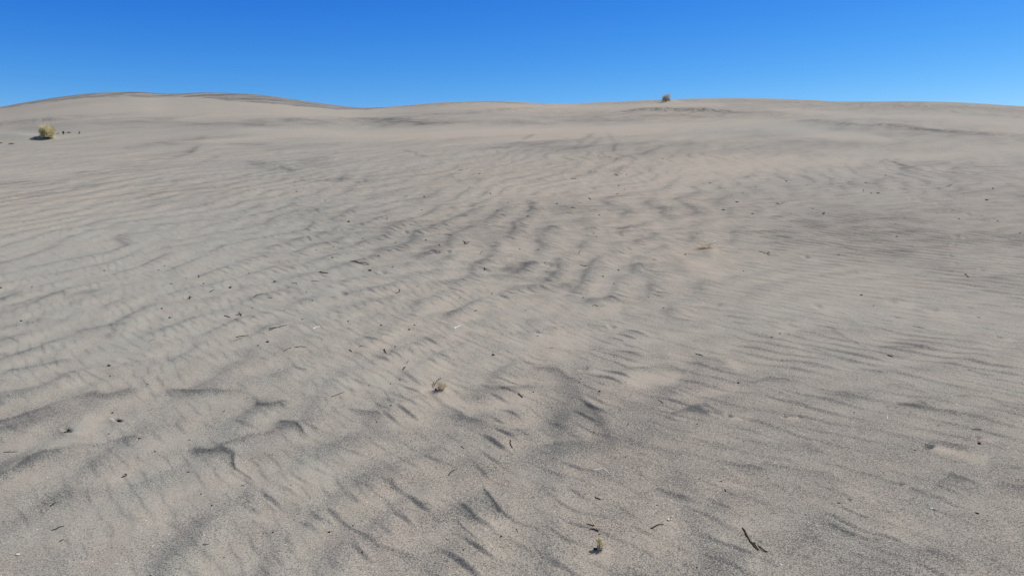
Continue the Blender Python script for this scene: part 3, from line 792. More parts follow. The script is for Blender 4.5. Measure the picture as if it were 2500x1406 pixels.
def spine(pts3, rng, jit, lift, n=4):
    """smooth path through the ground points, lying on the sand"""
    P = pts3
    out = []
    for k in range(len(P) - 1):
        p0 = P[max(k - 1, 0)]; p1 = P[k]; p2 = P[k + 1]; p3 = P[min(k + 2, len(P) - 1)]
        for q in range(n):
            t = q / n
            out.append(0.5 * ((2 * p1) + (p2 - p0) * t + (2 * p0 - 5 * p1 + 4 * p2 - p3) * t * t + (3 * p1 - p0 - 3 * p2 + p3) * t ** 3))
    out.append(P[-1])
    res = []
    for k, p in enumerate(out):
        x = p.x + rng.uniform(-jit, jit); y = p.y + rng.uniform(-jit, jit)
        res.append(Vector((x, y, zground(x, y) + lift * (0.75 + 0.5 * math.sin(k * 1.7) * 0.4))))
    return res
def make_twig(pts, wpx, colr, label, name='twig', cat='twig', group='twigs scattered on the sand', branches=(), seed=0):
    rng = random.Random(seed)
    P = [hit(*p) for p in pts]
    c = P[len(P) // 2]; s = pxsize(c)
    r = wpx * s * 0.44
    sp_ = spine(P, rng, r * 0.35, r * 0.35)
    n = len(sp_)
    taper = rng.uniform(0.45, 0.8)
    rad = [r * (1.0 - (1 - taper) * k / (n - 1)) * (1 + rng.uniform(-.12, .12)) for k in range(n)]
    if rng.random() < .5 and len(pts) < 4: rad = rad[::-1]
    rad[0] *= .7; rad[-1] *= .55
    mb = MB(); mb.tube(sp_, rad, 7, rng.uniform(.7, 1), rng)
    o = mb.build(name, M[colr], origin=c)
    for bp_, bw, bc in branches:
        B = [hit(*p) for p in bp_]
        bs = spine(B, rng, r * 0.2, r * 1.3)
        m2 = MB(); m2.tube(bs, [bw * s * .5 * (1 - .5 * k / (len(bs) - 1)) for k in range(len(bs))], 6, 1, rng)
        m2.build('branch_or_shadow', M[bc], origin=c, parent=o)
    tag(o, label, cat, group)
    return o
def make_bit(px, py, wpx, hpx, colr, label, name, cat, group, seed=0, rot=None):
    rng = random.Random(seed)
    c = hit(px, py); s = pxsize(c)
    ax = wpx * s * 0.5
    foreshort = (math.hypot(c.x, c.y) * SLOPE + EYE - c.z + 0.0) / math.hypot(c.x, c.y)
    th = min(ax * 0.75, max(hpx * s * 0.45, ax * .3))
    if colr == 'white': th *= 0.4; ax *= 1.15
    c2 = c + Vector((0, 0, th * 0.55))
    mb = MB()
    mb.lump(c2, ax, ax * rng.uniform(.55, .95), th, rot if rot is not None else rng.uniform(-.5, .5), rng)
    if rng.random() < 0.45:                                # a torn end or a stub of stalk
        d = Vector((rng.uniform(-1, 1), rng.uniform(-.6, .6), rng.uniform(0, .3))).normalized()
        mb.tube([c2 + d * ax * .5, c2 + d * ax * 1.25, c2 + d * ax * 1.7 + Vector((0, 0, -th * .3))], [ax * .35, ax * .22, ax * .1], 5)
    o = mb.build(name, M[colr], origin=c)
    tag(o, label, cat, group)
    return o

# --- singled-out twigs
TW = [
 ([(1094, 1161), (1101, 1152), (1113, 1146)], 3.6, 'dark', 'curved dark twig arching on sand at bottom, left of the ripple hollows', 'arching curved twig'),
 ([(1246, 1074), (1246, 1084), (1252, 1094)], 4.2, 'dark', 'short upright dark twig bent like a bracket at lower centre', 'bracket-shaped twig'),
 ([(1266, 961), (1271, 966), (1276, 971)], 4.6, 'dark', 'stubby black twig slanting down right, right of the straw-coloured tuft', 'stubby slanting twig'),
 ([(1607, 976), (1613, 980), (1619, 984)], 3.4, 'dark', 'short straight black stick slanting down right in lower right centre', 'short straight stick'),
 ([(1698, 865), (1707, 866), (1716, 869)], 4.0, 'dark', 'black leaf-like sliver pointed at both ends, right of centre', 'black pointed sliver'),
 ([(2166, 867), (2173, 869), (2180, 871)], 4.2, 'dark', 'thick short black stick among fine ripples on the right', 'thick short stick'),
 ([(2228, 796), (2240, 798), (2256, 801)], 2.0, 'brown', 'long thin brown stem lying among right-hand ripples', 'long thin brown stem'),
 ([(2386, 774), (2390, 775), (2394, 776)], 2.4, 'dark', None, None),
 ([(2188, 776), (2198, 776)], 1.4, 'brown', None, None),
 ([(2372, 1047), (2384, 1048), (2396, 1048)], 2.4, 'dark', 'level thin dark twig near right edge above a round black seed', 'level thin twig'),
 ([(808, 969), (825, 963), (841, 957)], 2.6, 'dark', 'perfectly straight thin dark twig slanting up right, left of centre', 'straight thin twig'),
 ([(983, 903), (986, 899), (989, 896)], 4.4, 'dark', 'short thick black stick leaning up right near the pale patch', 'short leaning black stick'),
 ([(992, 887), (998, 879)], 1.6, 'dark', None, None),
 ([(657, 806), (668, 802), (683, 798), (702, 794)], 3.4, 'dark', 'long dark twig with frayed left end, left of the white curved twig', 'long frayed twig'),
 ([(577, 824), (590, 821), (607, 819)], 3.4, 'dark', 'long dark twig rising slightly to the right, left middle ground', 'long dark left twig'),
 ([(570, 833), (583, 828), (600, 823)], 1.6, 'brown', 'hair-thin brown stem just below the long dark left twig', None),
 ([(690, 858), (700, 853), (712, 848)], 2.4, 'dark', 'thin twig slanting up right, left one of a nearly joined pair', 'left twig of the pair'),
 ([(719, 848), (732, 846), (748, 847)], 2.6, 'dark', 'thin level twig, right one of a nearly joined pair', 'right twig of the pair'),
 ([(363, 833), (371, 830), (379, 828)], 1.6, 'brown', 'fine brown stem alone on smooth sand at left', 'fine lone stem'),
 ([(8, 1104), (22, 1103), (34, 1103), (43, 1102)], 3.0, 'dark', 'thin dark twig with thick right end at left edge', 'left edge twig'),
 ([(123, 1235), (130, 1230), (137, 1225)], 4.6, 'dark', 'stout dark stick leaning up right at bottom left', 'stout bottom-left stick'),
 ([(126, 1295), (140, 1289), (156, 1283)], 4.2, 'dark', 'longest straight dark stick in the bottom left corner', 'long corner stick'),
 ([(146, 1322), (150, 1319), (155, 1316)], 4.0, 'dark', 'short dark stick below the long stick in bottom left corner', 'short corner stick'),
 ([(495, 1329), (504, 1328), (511, 1327)], 3.4, 'dark', 'level dark twig at the bottom left of centre', 'level bottom twig'),
 ([(588, 1186), (592, 1185), (598, 1186)], 3.0, 'dark', 'small level dark twig above a thin slanting stem, lower left', 'small level twig'),
 ([(592, 1230), (600, 1226), (608, 1222)], 2.2, 'dark', 'thin slanting stem with thicker lower end, lower left', 'thin slanting stem'),
 ([(1452, 1213), (1458, 1216), (1466, 1219)], 4.8, 'dark', 'stubby black knobbly twig below the white bent twig', 'knobbly black twig'),
 ([(1353, 1233), (1357, 1235), (1361, 1238)], 2.2, 'dark', None, None),
 ([(1260, 1290), (1262, 1294), (1264, 1298)], 3.0, 'dark', 'small curved black twig above a black crumb, bottom centre', 'small curved bottom twig'),
 ([(1124, 1088), (1128, 1091), (1133, 1095)], 2.8, 'dark', 'short tapering dark twig left of the bracket-shaped twig', 'tapering short twig'),
 ([(1446, 1158), (1453, 1159)], 2.4, 'dark', None, None),
 ([(1530, 1038), (1536, 1034)], 2.4, 'dark', None, None),
 ([(1769, 1194), (1771, 1197), (1773, 1200)], 3.4, 'dark', None, None),
 ([(856, 638), (866, 638), (878, 642), (890, 647), (901, 647)], 2.8, 'dark', 'long curved dark twig doubled back at its right end', 'long doubled twig'),
 ([(780, 665), (789, 666), (801, 667)], 4.0, 'dark', 'thick short dark twig lying level, left of the doubled twig', 'thick level twig'),
 ([(760, 686), (770, 686), (780, 688)], 2.6, 'brown', 'thin brown twig with bent right end below the thick level twig', 'bent-ended brown twig'),
 ([(620, 726), (626, 721), (634, 719), (643, 717)], 2.6, 'dark', 'sickle-curved dark twig with knob at its left end', 'sickle-curved twig'),
 ([(652, 727), (658, 727), (664, 728)], 2.4, 'brown', None, None),
 ([(712, 692), (718, 691), (723, 690), (724, 695)], 2.0, 'dark', 'tiny hooked dark twig right of a black crumb, left of centre', 'tiny hooked twig'),
 ([(457, 730), (463, 727), (470, 725)], 3.0, 'dark', 'dark cross-shaped twig with a stub standing up, at left', 'cross-shaped twig'),
 ([(512, 713), (518, 710), (523, 707)], 3.0, 'dark', 'short dark twig leaning up right, right of the cross-shaped twig', 'short twig beside the cross'),
 ([(485, 672), (486, 678)], 3.2, 'dark', 'small upright dark peg of wood on smooth sand at left', 'upright dark peg'),
 ([(548, 771), (555, 773), (562, 775)], 3.8, 'dark', 'dark flat twig slanting down right, left of a branched twig', 'flat slanting twig'),
 ([(577, 770), (583, 768), (590, 766)], 3.8, 'dark', 'dark branched twig with small upright spur, left middle ground', 'spurred branched twig'),
 ([(610, 777), (617, 774), (623, 771)], 1.8, 'brown', 'thin brown sliver right of the spurred branched twig', None),
 ([(1084, 572), (1095, 573), (1105, 575)], 2.2, 'dark', 'thin level dark twig well beyond the doubled twig', 'thin distant twig'),
 ([(1183, 654), (1184, 660)], 3.2, 'dark', 'small leaning dark twig below the brown bundle of stems', 'small leaning twig'),
 ([(1156, 761), (1160, 759), (1165, 757)], 2.8, 'dark', None, None),
 ([(966, 716), (972, 714), (976, 711), (974, 706)], 2.6, 'dark', 'small hooked dark twig shaped like a tick mark', 'tick-shaped twig'),
 ([(947, 613), (953, 611), (959, 609)], 2.2, 'brown', 'small brown twig with pale edge, above the doubled twig', 'small brown twig'),
 ([(1172, 620), (1176, 614)], 1.8, 'dark', None, None),
 ([(1168, 507), (1176, 505), (1185, 504)], 2.0, 'dark', 'thin dark twig in middle distance above the brown bundle', 'middle distance twig'),
 ([(986, 482), (991, 480), (996, 479)], 2.0, 'dark', None, None),
 ([(1120, 417), (1129, 415)], 2.0, 'dark', 'far small dark twig on the upper centre slope', 'far small twig'),
 ([(1197, 470), (1198, 475)], 2.0, 'dark', None, None),
 ([(1143, 460), (1147, 457)], 1.8, 'dark', None, None),
 ([(1130, 527), (1142, 526)], 2.4, 'brown', None, None),
 ([(1395, 438), (1401, 437), (1407, 438)], 2.2, 'dark', 'far level black twig, centre slope', 'far level twig'),
 ([(1501, 426), (1506, 428), (1509, 429)], 2.4, 'dark', 'far short black twig slanting down right on the slope', 'far slanting twig'),
 ([(1452, 418), (1457, 420)], 2.0, 'dark', None, None),
 ([(1436, 484), (1440, 485), (1442, 488)], 3.0, 'dark', 'far hooked black twig above the curved one, centre', 'far hooked twig'),
 ([(1394, 508), (1399, 507), (1403, 509)], 3.2, 'dark', 'far black curved twig lying level, left of centre slope', 'far curved twig'),
 ([(1412, 495), (1424, 495)], 1.4, 'brown', None, None),
 ([(1413, 620), (1415, 615), (1420, 610)], 1.8, 'dark', 'thin curved dark stem standing like a bow, centre', 'bow-shaped stem'),
 ([(1417, 647), (1424, 649), (1431, 650)], 3.0, 'dark', 'short thick dark twig below the bow-shaped stem', 'thick twig under the bow'),
 ([(1328, 643), (1333, 640)], 3.0, 'brown', 'small brown twig in a scuffed hollow, centre', 'twig in the hollow'),
 ([(1505, 558), (1520, 557), (1530, 556), (1537, 555)], 1.8, 'brown', 'long pale-ended dry stem in the middle distance', 'pale-ended stem'),
 ([(1852, 614), (1862, 616), (1872, 619), (1878, 624)], 2.4, 'dark', 'long curved dark twig with tangled right end, right of straw tuft', 'tangled-end twig'),
 ([(1445, 747), (1452, 745), (1458, 747)], 1.8, 'dark', 'small curved dark stem with knob end, centre', 'knob-ended stem'),
 ([(1309, 812), (1314, 812), (1320, 813)], 3.0, 'dark', 'small level dark twig on the pale hollow, centre', 'twig on the pale hollow'),
 ([(1284, 785), (1290, 785)], 1.6, 'brown', None, None),
 ([(1342, 850), (1353, 848)], 1.8, 'brown', None, None),
 ([(1465, 749), (1476, 747)], 0.9, 'brown', None, None),
 ([(2110, 447), (2117, 447)], 2.4, 'dark', 'far level dark twig above the tiny upright stick, right', 'far right level twig'),
 ([(2108, 462), (2108, 468)], 1.8, 'dark', 'tiny far stick standing upright on the right slope', 'far upright stick'),
 ([(2309, 456), (2316, 454), (2324, 452)], 2.6, 'dark', 'far black twig with raised tip on right slope', 'raised-tip far twig'),
 ([(1902, 815), (1907, 813)], 3.0, 'dark', None, None),
 ([(1882, 822), (1888, 824)], 2.8, 'dark', None, None),
 ([(1902, 958), (1911, 958)], 1.8, 'dark', None, None),
 ([(2357, 671), (2361, 674), (2365, 677)], 2.4, 'dark', 'small dark comma-shaped twig in disturbed sand, right', 'comma-shaped twig'),
 ([(509, 1102), (513, 1096)], 3.0, 'dark', None, None),
 ([(545, 1005), (549, 1003)], 3.0, 'dark', None, None),
 ([(678, 903), (686, 901)], 1.8, 'dark', None, None),
 ([(65, 1115), (72, 1111)], 1.8, 'brown', None, None),
 ([(692, 759), (697, 755)], 2.0, 'brown', None, None),
 ([(877, 847), (883, 843)], 3.0, 'dark', 'small dark twig leaning up right, above a pair of crumbs', None),
 ([(853, 853), (859, 859)], 3.0, 'dark', None, None),
 ([(938, 853), (940, 858), (943, 862)], 4.2, 'dark', 'stout black curl of wood left of centre', 'stout black curl'),
 ([(2164, 992 + 1), (2170, 994)], 1.6, 'brown', None, None),
 ([(1120, 731), (1125, 725)], 2.2, 'dark', None, None),
 ([(248, 1345), (253, 1340)], 2.0, 'brown', None, None),
 ([(1961, 1302), (1968, 1305)], 1.4, 'dark', None, None),
]
WHITE = [
 ([(764, 804), (770, 800), (780, 798)], 4.2, 'white', 'bright white curved twig right of the long frayed twig', 'white curved twig', 'pale_twig'),
 ([(1107, 803), (1114, 799), (1124, 795)], 4.6, 'white', 'bright white straight twig with dark tip, centre', 'white straight twig', 'pale_twig'),
 ([(1448, 1149), (1461, 1146), (1474, 1145), (1481, 1150), (1488, 1157)], 3.8, 'white', 'long white twig bent in the middle, lower centre right', 'white bent twig', 'pale_twig'),
 ([(2165, 1013), (2166, 1018), (2166, 1023)], 2.0, 'white', 'small upright white splinter on the right-hand ripples', 'white splinter', 'pale_twig'),
]
# landmarks from the singled-out list
for L_ in (TW, WHITE):
    for t in L_:
        if t[4]: lm(t[4], t[0][len(t[0]) // 2][0], t[0][len(t[0]) // 2][1])
for ph, a, b in [('forked dark branch', 1840, 1322), ('tiny straw seed head', 1462, 1337), ('small dry root tuft', 1076, 940), ('flattened straw tuft', 1726, 605),
                 ('pale forked twig', 2252, 1078), ('brown bundle of stems', 1137, 593), ('round black seed', 2391, 1083), ('dark pointed strip', 1604, 1284),
                 ('white bark flake', 1634, 1268), ('curled dark bark', 304, 1162), ('pit with the black stub', 290, 1029), ('narrow black pit', 164, 1053),
                 ('straw-yellow round bush', 113, 322), ('thin branching stem', 1450, 1285)]:
    lm(ph, a, b)
for t in TW + WHITE:
    if t[3]: USED.add(t[3])
k = 100
for pts, wpx, c, lab, _ in TW:
    mid = pts[len(pts) // 2]
    br = ()
    if _ == 'cross-shaped twig': br = [([(463, 724), (464, 731)], 2.6, 'dark')]
    if _ == 'spurred branched twig': br = [([(587, 768), (589, 772), (583, 762)], 2.0, 'dark')]
    if _ == 'long doubled twig': br = [([(880, 642), (888, 642), (896, 644), (901, 647)], 2.0, 'dark')]
    if _ == 'tangled-end twig': br = [([(1874, 619), (1877, 616), (1879, 621)], 1.6, 'dark')]
    if _ == 'long frayed twig': br = [([(657, 803), (666, 801), (676, 800)], 1.6, 'dark')]
    lb = lab if lab else rel_label('small dark twig' if c == 'dark' else 'fine brown stem', mid[0], mid[1])
    make_twig(pts, wpx, c, lb, 'twig', 'twig', 'twigs scattered on the sand', br, k); k += 1
for pts, wpx, c, lab, _, nm in WHITE:
    make_twig(pts, wpx, c, lab, nm, 'pale twig', 'bleached twigs on the sand', (), k); k += 1

# --- crumbs of bark, seeds and droppings: (px, py, width px, height px)
BITS = [(1140, 412, 3, 2), (1170, 425, 4, 2.5), (724, 469, 4, 2.5), (1036, 481, 4, 3), (1240, 497, 3, 2), (1214, 514, 3, 2), (1030, 513, 3, 2), (944, 534, 5, 2.5),
 (1461, 381, 3, 2), (1488, 385, 3, 2), (1618, 388, 3, 2), (1529, 428, 3, 2.4), (1510, 454, 3.4, 2.4), (1525, 463, 2.6, 3), (1507, 474, 3, 2.6), (1360, 498, 4, 2.5), (1463, 526, 4, 2.6),
 (1733, 448, 4, 2.4), (1798, 494, 6, 3), (1766, 513, 7, 2.6), (1813, 471, 3, 2), (1785, 477, 3, 2), (1845, 457, 3, 2), (1290, 529, 5, 2.4), (1838, 522, 5, 2),
 (2145, 472, 7, 2.4), (2162, 428, 3, 2.4), (1920, 443, 5, 3), (2424, 461, 4, 4), (1984, 510, 3, 2.2), (2011, 521, 6, 2.2), (2127, 472, 4, 2.4), (2408, 489, 7, 3), (2341, 535, 4, 2.4),
 (2, 703, 6, 3), (78, 701, 4, 2.4), (255, 661, 5, 2.4), (418, 693, 6, 2.2), (497, 693, 5, 3), (455, 680, 3, 2), (608, 668, 3.4, 3), (562, 703, 7, 5), (395, 754, 5, 5),
 (414, 776, 5, 5.4), (52, 784, 6, 3.6), (630, 844, 5, 3), (616, 752, 4, 2.4), (402, 650, 3, 2.4), (387, 660, 4, 2.2), (671, 688, 7, 4), (904, 661, 8, 4.5), (925, 625, 4, 2.4),
 (762, 734, 5, 3), (740, 729, 2.4, 2), (747, 730, 2.4, 2), (756, 732, 2.4, 2), (738, 780, 4, 3), (930, 795, 6, 4), (999, 805, 5, 4), (1012, 794, 5, 3), (1201, 717, 4, 2.4), (653, 835, 8, 4.5), (965, 847, 5, 3),
 (1204, 867, 8, 4.6), (852, 542, 6, 4), (886, 583, 2.6, 4), (772, 611, 3, 2.6), (1040, 587, 4, 3.4), (1072, 599, 4, 3), (1074, 616, 5, 2.4), (966, 593, 3, 2.4), (815, 603, 3, 2.4), (812, 630, 4, 3),
 (850, 785, 4, 4), (958, 652, 4, 2.4), (1019, 700, 3, 2.4), (748, 713, 3, 2.4), (1237, 649, 3, 5), (1269, 608, 3.4, 2.6), (1314, 610, 3.4, 2.8), (1673, 622, 4.6, 3), (1510, 660, 4, 4),
 (1499, 693, 3.4, 3), (1815, 662, 3, 2.6), (1472, 675, 4, 3), (1313, 821, 3.4, 2.6), (1282, 758, 2.6, 3), (1451, 853, 3.2, 3), (1499, 872, 3.2, 3), (1450, 571, 3.4, 2.4), (1434, 574, 2.4, 4), (1456, 578, 4, 2),
 (1583, 726, 3, 3), (1702, 572, 2.6, 2.4), (1424, 727, 5, 2.4), (1619, 752, 4, 2.6), (1458, 748, 3, 2.6), (2186, 548, 2.6, 2.6), (2436, 540, 3, 3), (2490, 569, 3, 3.4), (2189, 578, 5, 2.6), (2357, 671, 5, 4),
 (2048, 623, 4, 2.4), (2103, 721, 6, 3), (2133, 747, 3.4, 2.6), (2380, 700, 3, 2.6), (267, 893, 8, 4), (269, 919, 4, 4), (275, 1008, 5, 5), (266, 1059, 5, 2.4), (341, 1070, 6, 3), (378, 1102, 5, 3), (462, 1074, 3.4, 2.6), (360, 938, 4, 2),
 (953, 937, 3.6, 3), (976, 927, 5, 2.6), (901, 941, 2.8, 4), (954, 990, 5, 3), (920, 1030, 4, 3.4), (904, 1069, 3, 4), (941, 861, 4, 3), (1302, 957, 4, 3), (1464, 956, 5, 5), (1450, 1055, 3.4, 3.4), (1417, 925, 4, 2.6), (1414, 933, 4, 2.4),
 (1347, 995, 3.4, 4), (1090, 878, 2, 2), (1108, 878, 2.4, 3), (1038, 1112, 3, 2), (1802, 934, 7, 3), (1702, 1035, 4, 4), (1550, 1058, 3.4, 2.6), (1527, 1116, 5, 3), (1816, 1078, 3.4, 3.6),
 (2391, 1083, 9, 6), (2234, 1099, 4, 3), (2085, 1007, 5, 2), (491, 1206, 4, 3.6), (459, 1152, 6, 2.6), (367, 1404, 4, 3), (517, 1234, 6, 4), (667, 1299, 5, 5), (804, 1299, 5.4, 6), (862, 1283, 4.4, 6.4), (884, 1347, 3.4, 3),
 (710, 1185, 3, 2.4), (547, 1360, 4, 2.4), (549, 1228, 2, 2), (1224, 1309, 5, 5), (1131, 1342, 4, 3.4), (1386, 1307, 3, 3), (1066, 1141, 2.6, 2), (1761, 1175, 4.4, 4), (1604, 1233, 4, 3), (1602, 1252, 2.6, 3), (1701, 1385, 4, 3.4),
 (1967, 1321, 2.6, 6), (2386, 1253, 9, 4), (2048, 1228, 6, 2.4)]
for n_, (a, b, wv, hv) in enumerate(BITS):
    if (a, b) == (2391, 1083):
        lab = 'round black seed or dropping, largest dark bead near the right edge'
    else:
        size = 'black crumb' if wv >= 6 else ('small dark crumb' if wv >= 4 else 'tiny dark speck')
        lab = rel_label(size, a, b)
    make_bit(a, b, wv, hv, 'dark', lab, 'plant_crumb', 'debris', 'dark crumbs of plant litter on the sand', 500 + n_)
CHIPS = [(1634, 1268, 13, 10), (43, 1353, 11, 7), (2276, 1241, 9, 6), (2323, 1362, 5, 3.4), (1351, 931, 3.4, 3), (2209, 1090, 2.4, 2), (2330, 1094, 3, 2.4), (712, 1292, 3, 3), (362, 1370, 4, 4), (1644, 1256, 2.4, 2.4),
         (734, 1294, 2.4, 2.4), (485, 1367, 3.4, 3), (2058, 1147, 2.6, 2)]
for n_, (a, b, wv, hv) in enumerate(CHIPS):
    lab = 'white bark flake propped above the dark pointed strip' if (a, b) == (1634, 1268) else rel_label('white chip' if wv > 4 else 'tiny white chip', a, b)
    make_bit(a, b, wv, hv, 'white', lab, 'white_chip', 'chip', 'white chips on the sand', 800 + n_)

# --- forked dark branch at lower right
make_twig([(1812, 1288), (1822, 1304), (1831, 1320), (1841, 1334), (1851, 1343)], 5.4, 'dark', 'forked dark branch with three prongs near the bottom right', 'forked_branch', 'branch', None,
          [([(1835, 1321), (1845, 1331), (1855, 1343)], 4.0, 'straw'), ([(1840, 1326), (1856, 1338), (1874, 1349)], 4.4, 'dark')], 901)
make_twig([(1588, 1290), (1597, 1286), (1606, 1281), (1620, 1280)], 6.0, 'dark', 'dark pointed strip lying below the white bark flake', 'dark_strip', 'bark strip', None, (), 902)  # dark tapered strip, lower left of the flake
make_twig([(2230, 1069), (2245, 1075), (2260, 1082), (2277, 1084)], 2.6, 'white', 'pale forked twig lying over a dark pit on the right', 'pale_forked_twig', 'pale twig', None,
          [([(2260, 1081), (2262, 1088)], 2.2, 'straw')], 903)
make_twig([(296, 1165), (302, 1163), (308, 1161), (308, 1157), (303, 1157)], 3.8, 'dark', 'curled dark bark strip at lower left', 'curled_bark', 'bark strip', None, (), 904)
make_twig([(157, 1056), (164, 1053), (170, 1050)], 5.0, 'dark', 'dark sliver put in for the shade of a narrow pit at left', 'pit_shade', 'splinter', None, (), 905)  # dark sliver laid in the pit to stand for its shade
make_bit(291, 1029, 9, 8, 'dark', 'black stub of wood in a pit at the end of a pale sand tail', 'wood_stub', 'wood stub', None, 906)
make_twig([(1440, 1262), (1448, 1275), (1458, 1290), (1466, 1303)], 3.0, 'straw', 'thin branching straw stem, its shadow in dark strands, above the tiny straw seed head', 'stem_and_shadow', 'stem', None,
          [([(1450, 1284), (1441, 1281), (1431, 1278)], 2.6, 'dark'), ([(1461, 1296), (1450, 1292), (1441, 1291), (1438, 1296)], 2.8, 'dark'), ([(1466, 1303), (1460, 1305)], 1.8, 'dark')], 907)  # dark strands drawn as the shadow the stem casts to its left

# --- small tufts: blades of dry straw
def tuft(name, label, cat, px, py, wpx, hpx, n, col, seed, lean=0.0, flatten=1.0, bw=0.9, group=None, stems=3, spread=0.5):
    rng = random.Random(seed)
    base = hit(px, py); s = pxsize(base)
    e = root_empty(name, base); tag(e, label, cat, group)
    W, Hh = wpx * s, hpx * s
    mb = MB()
    for q in range(n):
        an = rng.uniform(0, 2 * PI); sp2 = rng.random() ** 0.6
        b0 = base + Vector((math.cos(an), math.sin(an), 0)) * W * 0.12 * rng.random()
        tip = base + Vector((math.cos(an) * W * spread * sp2 + lean * Hh, math.sin(an) * W * spread * sp2, Hh * (1 - 0.55 * sp2 ** 2) * rng.uniform(.5, 1) * flatten))
        mid = (b0 + tip) / 2 + Vector((rng.uniform(-.1, .1) * W, rng.uniform(-.1, .1) * W, Hh * 0.12))
        side = Vector((rng.uniform(-1, 1), rng.uniform(-1, 1), rng.uniform(-.3, .3))).normalized()
        mb.blade([b0, mid, tip], bw * s * 0.5, side)
    mb.build('blades', M[col], origin=base, parent=e, smooth=False)
    for q in range(stems):
        an = rng.uniform(0, 2 * PI)
        tip = base + Vector((math.cos(an) * W * .4, math.sin(an) * W * .3, Hh * rng.uniform(.5, .95)))
        m2 = MB(); m2.tube([base + Vector((0, 0, -0.01)), (base + tip) / 2 + Vector((0, 0, Hh * .1)), tip], [bw * s * .8, bw * s * .6, bw * s * .3], 5)
        m2.build('stalk', M['straw' if col in ('straw', 'pale', 'bush') else 'wood'], origin=base, parent=e)
    return e
t1 = tuft('seed_head', 'tiny straw seed head half buried near the bottom edge', 'plant', 1463, 1342, 24, 27, 90, 'straw', 31, 0.15, 1, 2.2, stems=4)
mb = MB(); b = hit(1464, 1340); rg_ = random.Random(15)
for q in range(7): mb.lump(b + Vector((rg_.uniform(-.008, .008), rg_.uniform(-.006, .006), .010 + q * .0045)), .0085, .007, .006, q, rg_)
mb.build('seed_cluster', M['bush'], origin=hit(1463, 1342), parent=t1)
b = hit(1454, 1341); mb = MB(); mb.lump(b + Vector((0, 0, .003)), .009, .006, .004, .3, random.Random(5)); mb.build('head_shadow', M['dark'], origin=hit(1463, 1342), parent=t1)  # dark lump laid as the seed head's shadow at lower left
t2 = tuft('root_tuft', 'small dry root tuft standing on a pale sand mound', 'plant', 1077, 952, 42, 29, 190, 'straw', 32, 0.05, 1, 1.7, stems=6)
o0 = hit(1077, 952)
for pts in ([(1058, 936), (1059, 943), (1062, 948)], [(1062, 942), (1066, 934), (1072, 929), (1077, 926)]):
    P = [hit(*p) for p in pts]; m2 = MB(); rr = pxsize(o0) * .9
    m2.tube([p + Vector((0, 0, .008)) for p in spine(P, random.Random(3), .0005, rr)], [rr] * (4 * (len(P) - 1) + 1), 6)
    m2.build('shadow_strand', M['dark'], origin=o0, parent=t2)  # dark tubes laid as the tuft's cast shadow on its left
m2 = MB(); m2.lump(hit(1064, 952) + Vector((0, 0, .004)), .008, .006, .005, .2, random.Random(8)); m2.build('shadow_lump', M['dark'], origin=o0, parent=t2)  # dark lump at the foot of that shadow
t3 = tuft('straw_tuft', 'flattened straw tuft with a bright stem on a small mound', 'grass', 1722, 606, 70, 22, 170, 'straw', 33, 0.1, .55, 1.2, stems=4, spread=.62)
P = [hit(1722, 606), hit(1742, 600)]
m2 = MB(); q0 = P[0] + Vector((0, 0, .02)); q1 = P[0] + Vector((.115, .02, .075))
m2.tube([q0, (q0 + q1) / 2 + Vector((0, 0, .004)), q1], [.0048, .0046, .002], 6); m2.build('bright_stem', M['white'], origin=P[0], parent=t3)
tuft('twig_bundle', 'brown bundle of stems on a pale sand tail, centre', 'plant', 1137, 596, 24, 9, 40, 'greybush', 34, 0, .7, 1.6, stems=5)
tuft('straw_scrap', 'scattered straw scrap right of centre, below the flattened straw tuft', 'grass', 1604, 635, 26, 6, 22, 'straw', 35, 0, .5, 1.0, stems=2)
tuft('grey_sprig', 'faint flattened sprig far off on the right slope', 'plant', 1903, 499, 30, 6, 30, 'greybush', 36, 0, .5, 1.2, stems=3)
tuft('straw_scrap', 'little trampled straw bits beside two dark splinters, right', 'grass', 1925, 814, 22, 6, 18, 'straw', 37, 0, .4, .9, stems=2)

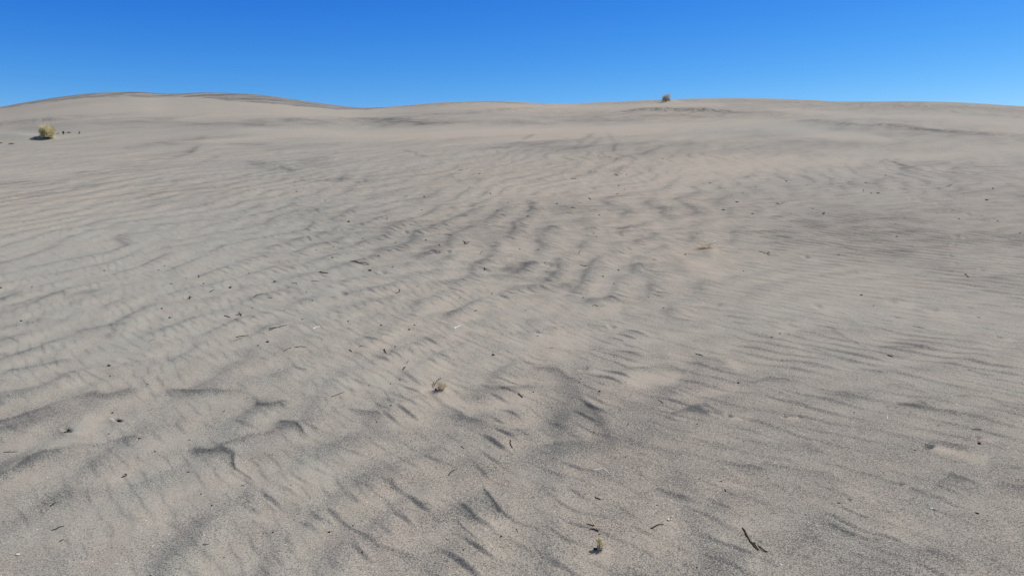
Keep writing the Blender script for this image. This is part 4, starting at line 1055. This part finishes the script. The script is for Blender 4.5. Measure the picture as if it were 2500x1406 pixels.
# --- bushes
def bush(name, label, px, py, wpx, hpx, n, col, seed, woody=9, blade_px=0.55, top_sparse=0.0, base_col=None):
    rng = random.Random(seed)
    base = hit(px, py); s = pxsize(base)
    W, Hh = wpx * s * .5, hpx * s
    e = root_empty(name, base); tag(e, label, 'bush')
    for q in range(woody):
        an = 2 * PI * q / woody + rng.uniform(-.3, .3); rr = rng.uniform(.3, .7)
        tip = base + Vector((math.cos(an) * W * rr, math.sin(an) * W * rr, Hh * rng.uniform(.35, .7)))
        m2 = MB(); m2.tube([base + Vector((0, 0, -.05)), base + (tip - base) * .5 + Vector((math.cos(an) * W * .08, 0, 0)), tip], [Hh * .02, Hh * .014, Hh * .006], 6, 1, rng)
        m2.build('woody_stem', M['wood'], origin=base, parent=e)
    mb = MB(); mb2 = MB()
    lobes = [(rng.uniform(0, 2 * PI), rng.uniform(.1, 1.2), rng.uniform(.66, 1.2)) for _ in range(14)]
    for q in range(n):
        # direction over a dome that reaches right down to the sand
        z = rng.uniform(-.16, 1) ; an = rng.uniform(0, 2 * PI); h_ = math.sqrt(max(0, 1 - z * z))
        d = Vector((math.cos(an) * h_, math.sin(an) * h_, z))
        k_ = 1.0
        for la, lz, ls in lobes:
            ld_ = Vector((math.cos(la) * math.cos(lz), math.sin(la) * math.cos(lz), math.sin(lz)))
            k_ += (ls - 1) * max(0, d.dot(ld_)) ** 9 * 1.5
        rr = rng.uniform(.35, 1.0) ** .6 * k_ * (1 - .12 * rng.random())
        cpos = base + Vector((0, 0, Hh * .44))
        tip = cpos + Vector((d.x * W * rr, d.y * W * rr, d.z * Hh * (.56 if d.z > 0 else 3.0) * rr))
        inner = base + (tip - base) * rng.uniform(.45, .7)
        side = Vector((rng.uniform(-1, 1), rng.uniform(-1, 1), rng.uniform(-.5, .5))).normalized()
        bend = Vector((rng.uniform(-1, 1), rng.uniform(-1, 1), rng.uniform(0, 1))) * W * .06
        tgt = mb
        if base_col and tip.z - base.z < Hh * rng.uniform(.15, .42): tgt = mb2
        if top_sparse and tgt is mb and rng.random() < top_sparse: continue
        tgt.blade([inner, (inner + tip) / 2 + bend, tip + bend], blade_px * s * rng.uniform(.6, 1.3), side)
    mb.build('foliage', M[col], origin=base, parent=e, smooth=False)
    if mb2.f: mb2.build('lower_foliage', M[base_col], origin=base, parent=e, smooth=False)
    return e
bush('round_bush', 'straw-yellow round bush standing alone on the left slope', 115, 338, 47, 33, 7500, 'bush', 71, 12, .55, base_col=None)
bush('crest_bush', 'grey-brown bush on the dune crest against the blue sky', 1626, 248, 29, 24, 3000, 'greybush', 72, 8, .30, top_sparse=.80, base_col='olive')
tuft('green_sprig', 'small dark green sprig just right of the yellow bush', 'plant', 155, 328, 7, 10, 160, 'olive', 73, 0, 1, .9, 'sprigs right of the yellow bush', 2)
tuft('green_sprig', 'tiny dark green sprig farthest right of the yellow bush', 'plant', 194, 327, 5, 7, 80, 'olive', 74, 0, 1, .8, 'sprigs right of the yellow bush', 1)
tuft('pale_grass', 'low pale grass between two dark green sprigs, far left', 'grass', 168, 325, 16, 6, 90, 'pale', 75, 0, .8, .7, None, 2)
tuft('pale_grass', 'low yellow-green grass lower left of the yellow bush', 'grass', 28, 352, 22, 7, 90, 'pale', 76, 0, .6, .8, None, 2)
tuft('pale_grass', 'yellow-green grass clump cut by the left edge', 'grass', 2, 350, 12, 5, 60, 'pale', 77, 0, .6, .8, None, 2)
tuft('scrub_and_shade', 'dark low scrub sprig left of the yellow bush, in its shadow', 'plant', 86, 339, 9, 7, 90, 'greybush', 78, 0, 1, .8, None, 2)
tuft('scrub_and_shade', 'flat dark sprig put in for the shade at the right foot of the yellow bush', 'plant', 141, 327, 9, 3, 50, 'olive', 79, 0, .7, .8, None, 1)  # olive blades laid as a dark patch of shadow
print('OBJECTS', len(S.objects))
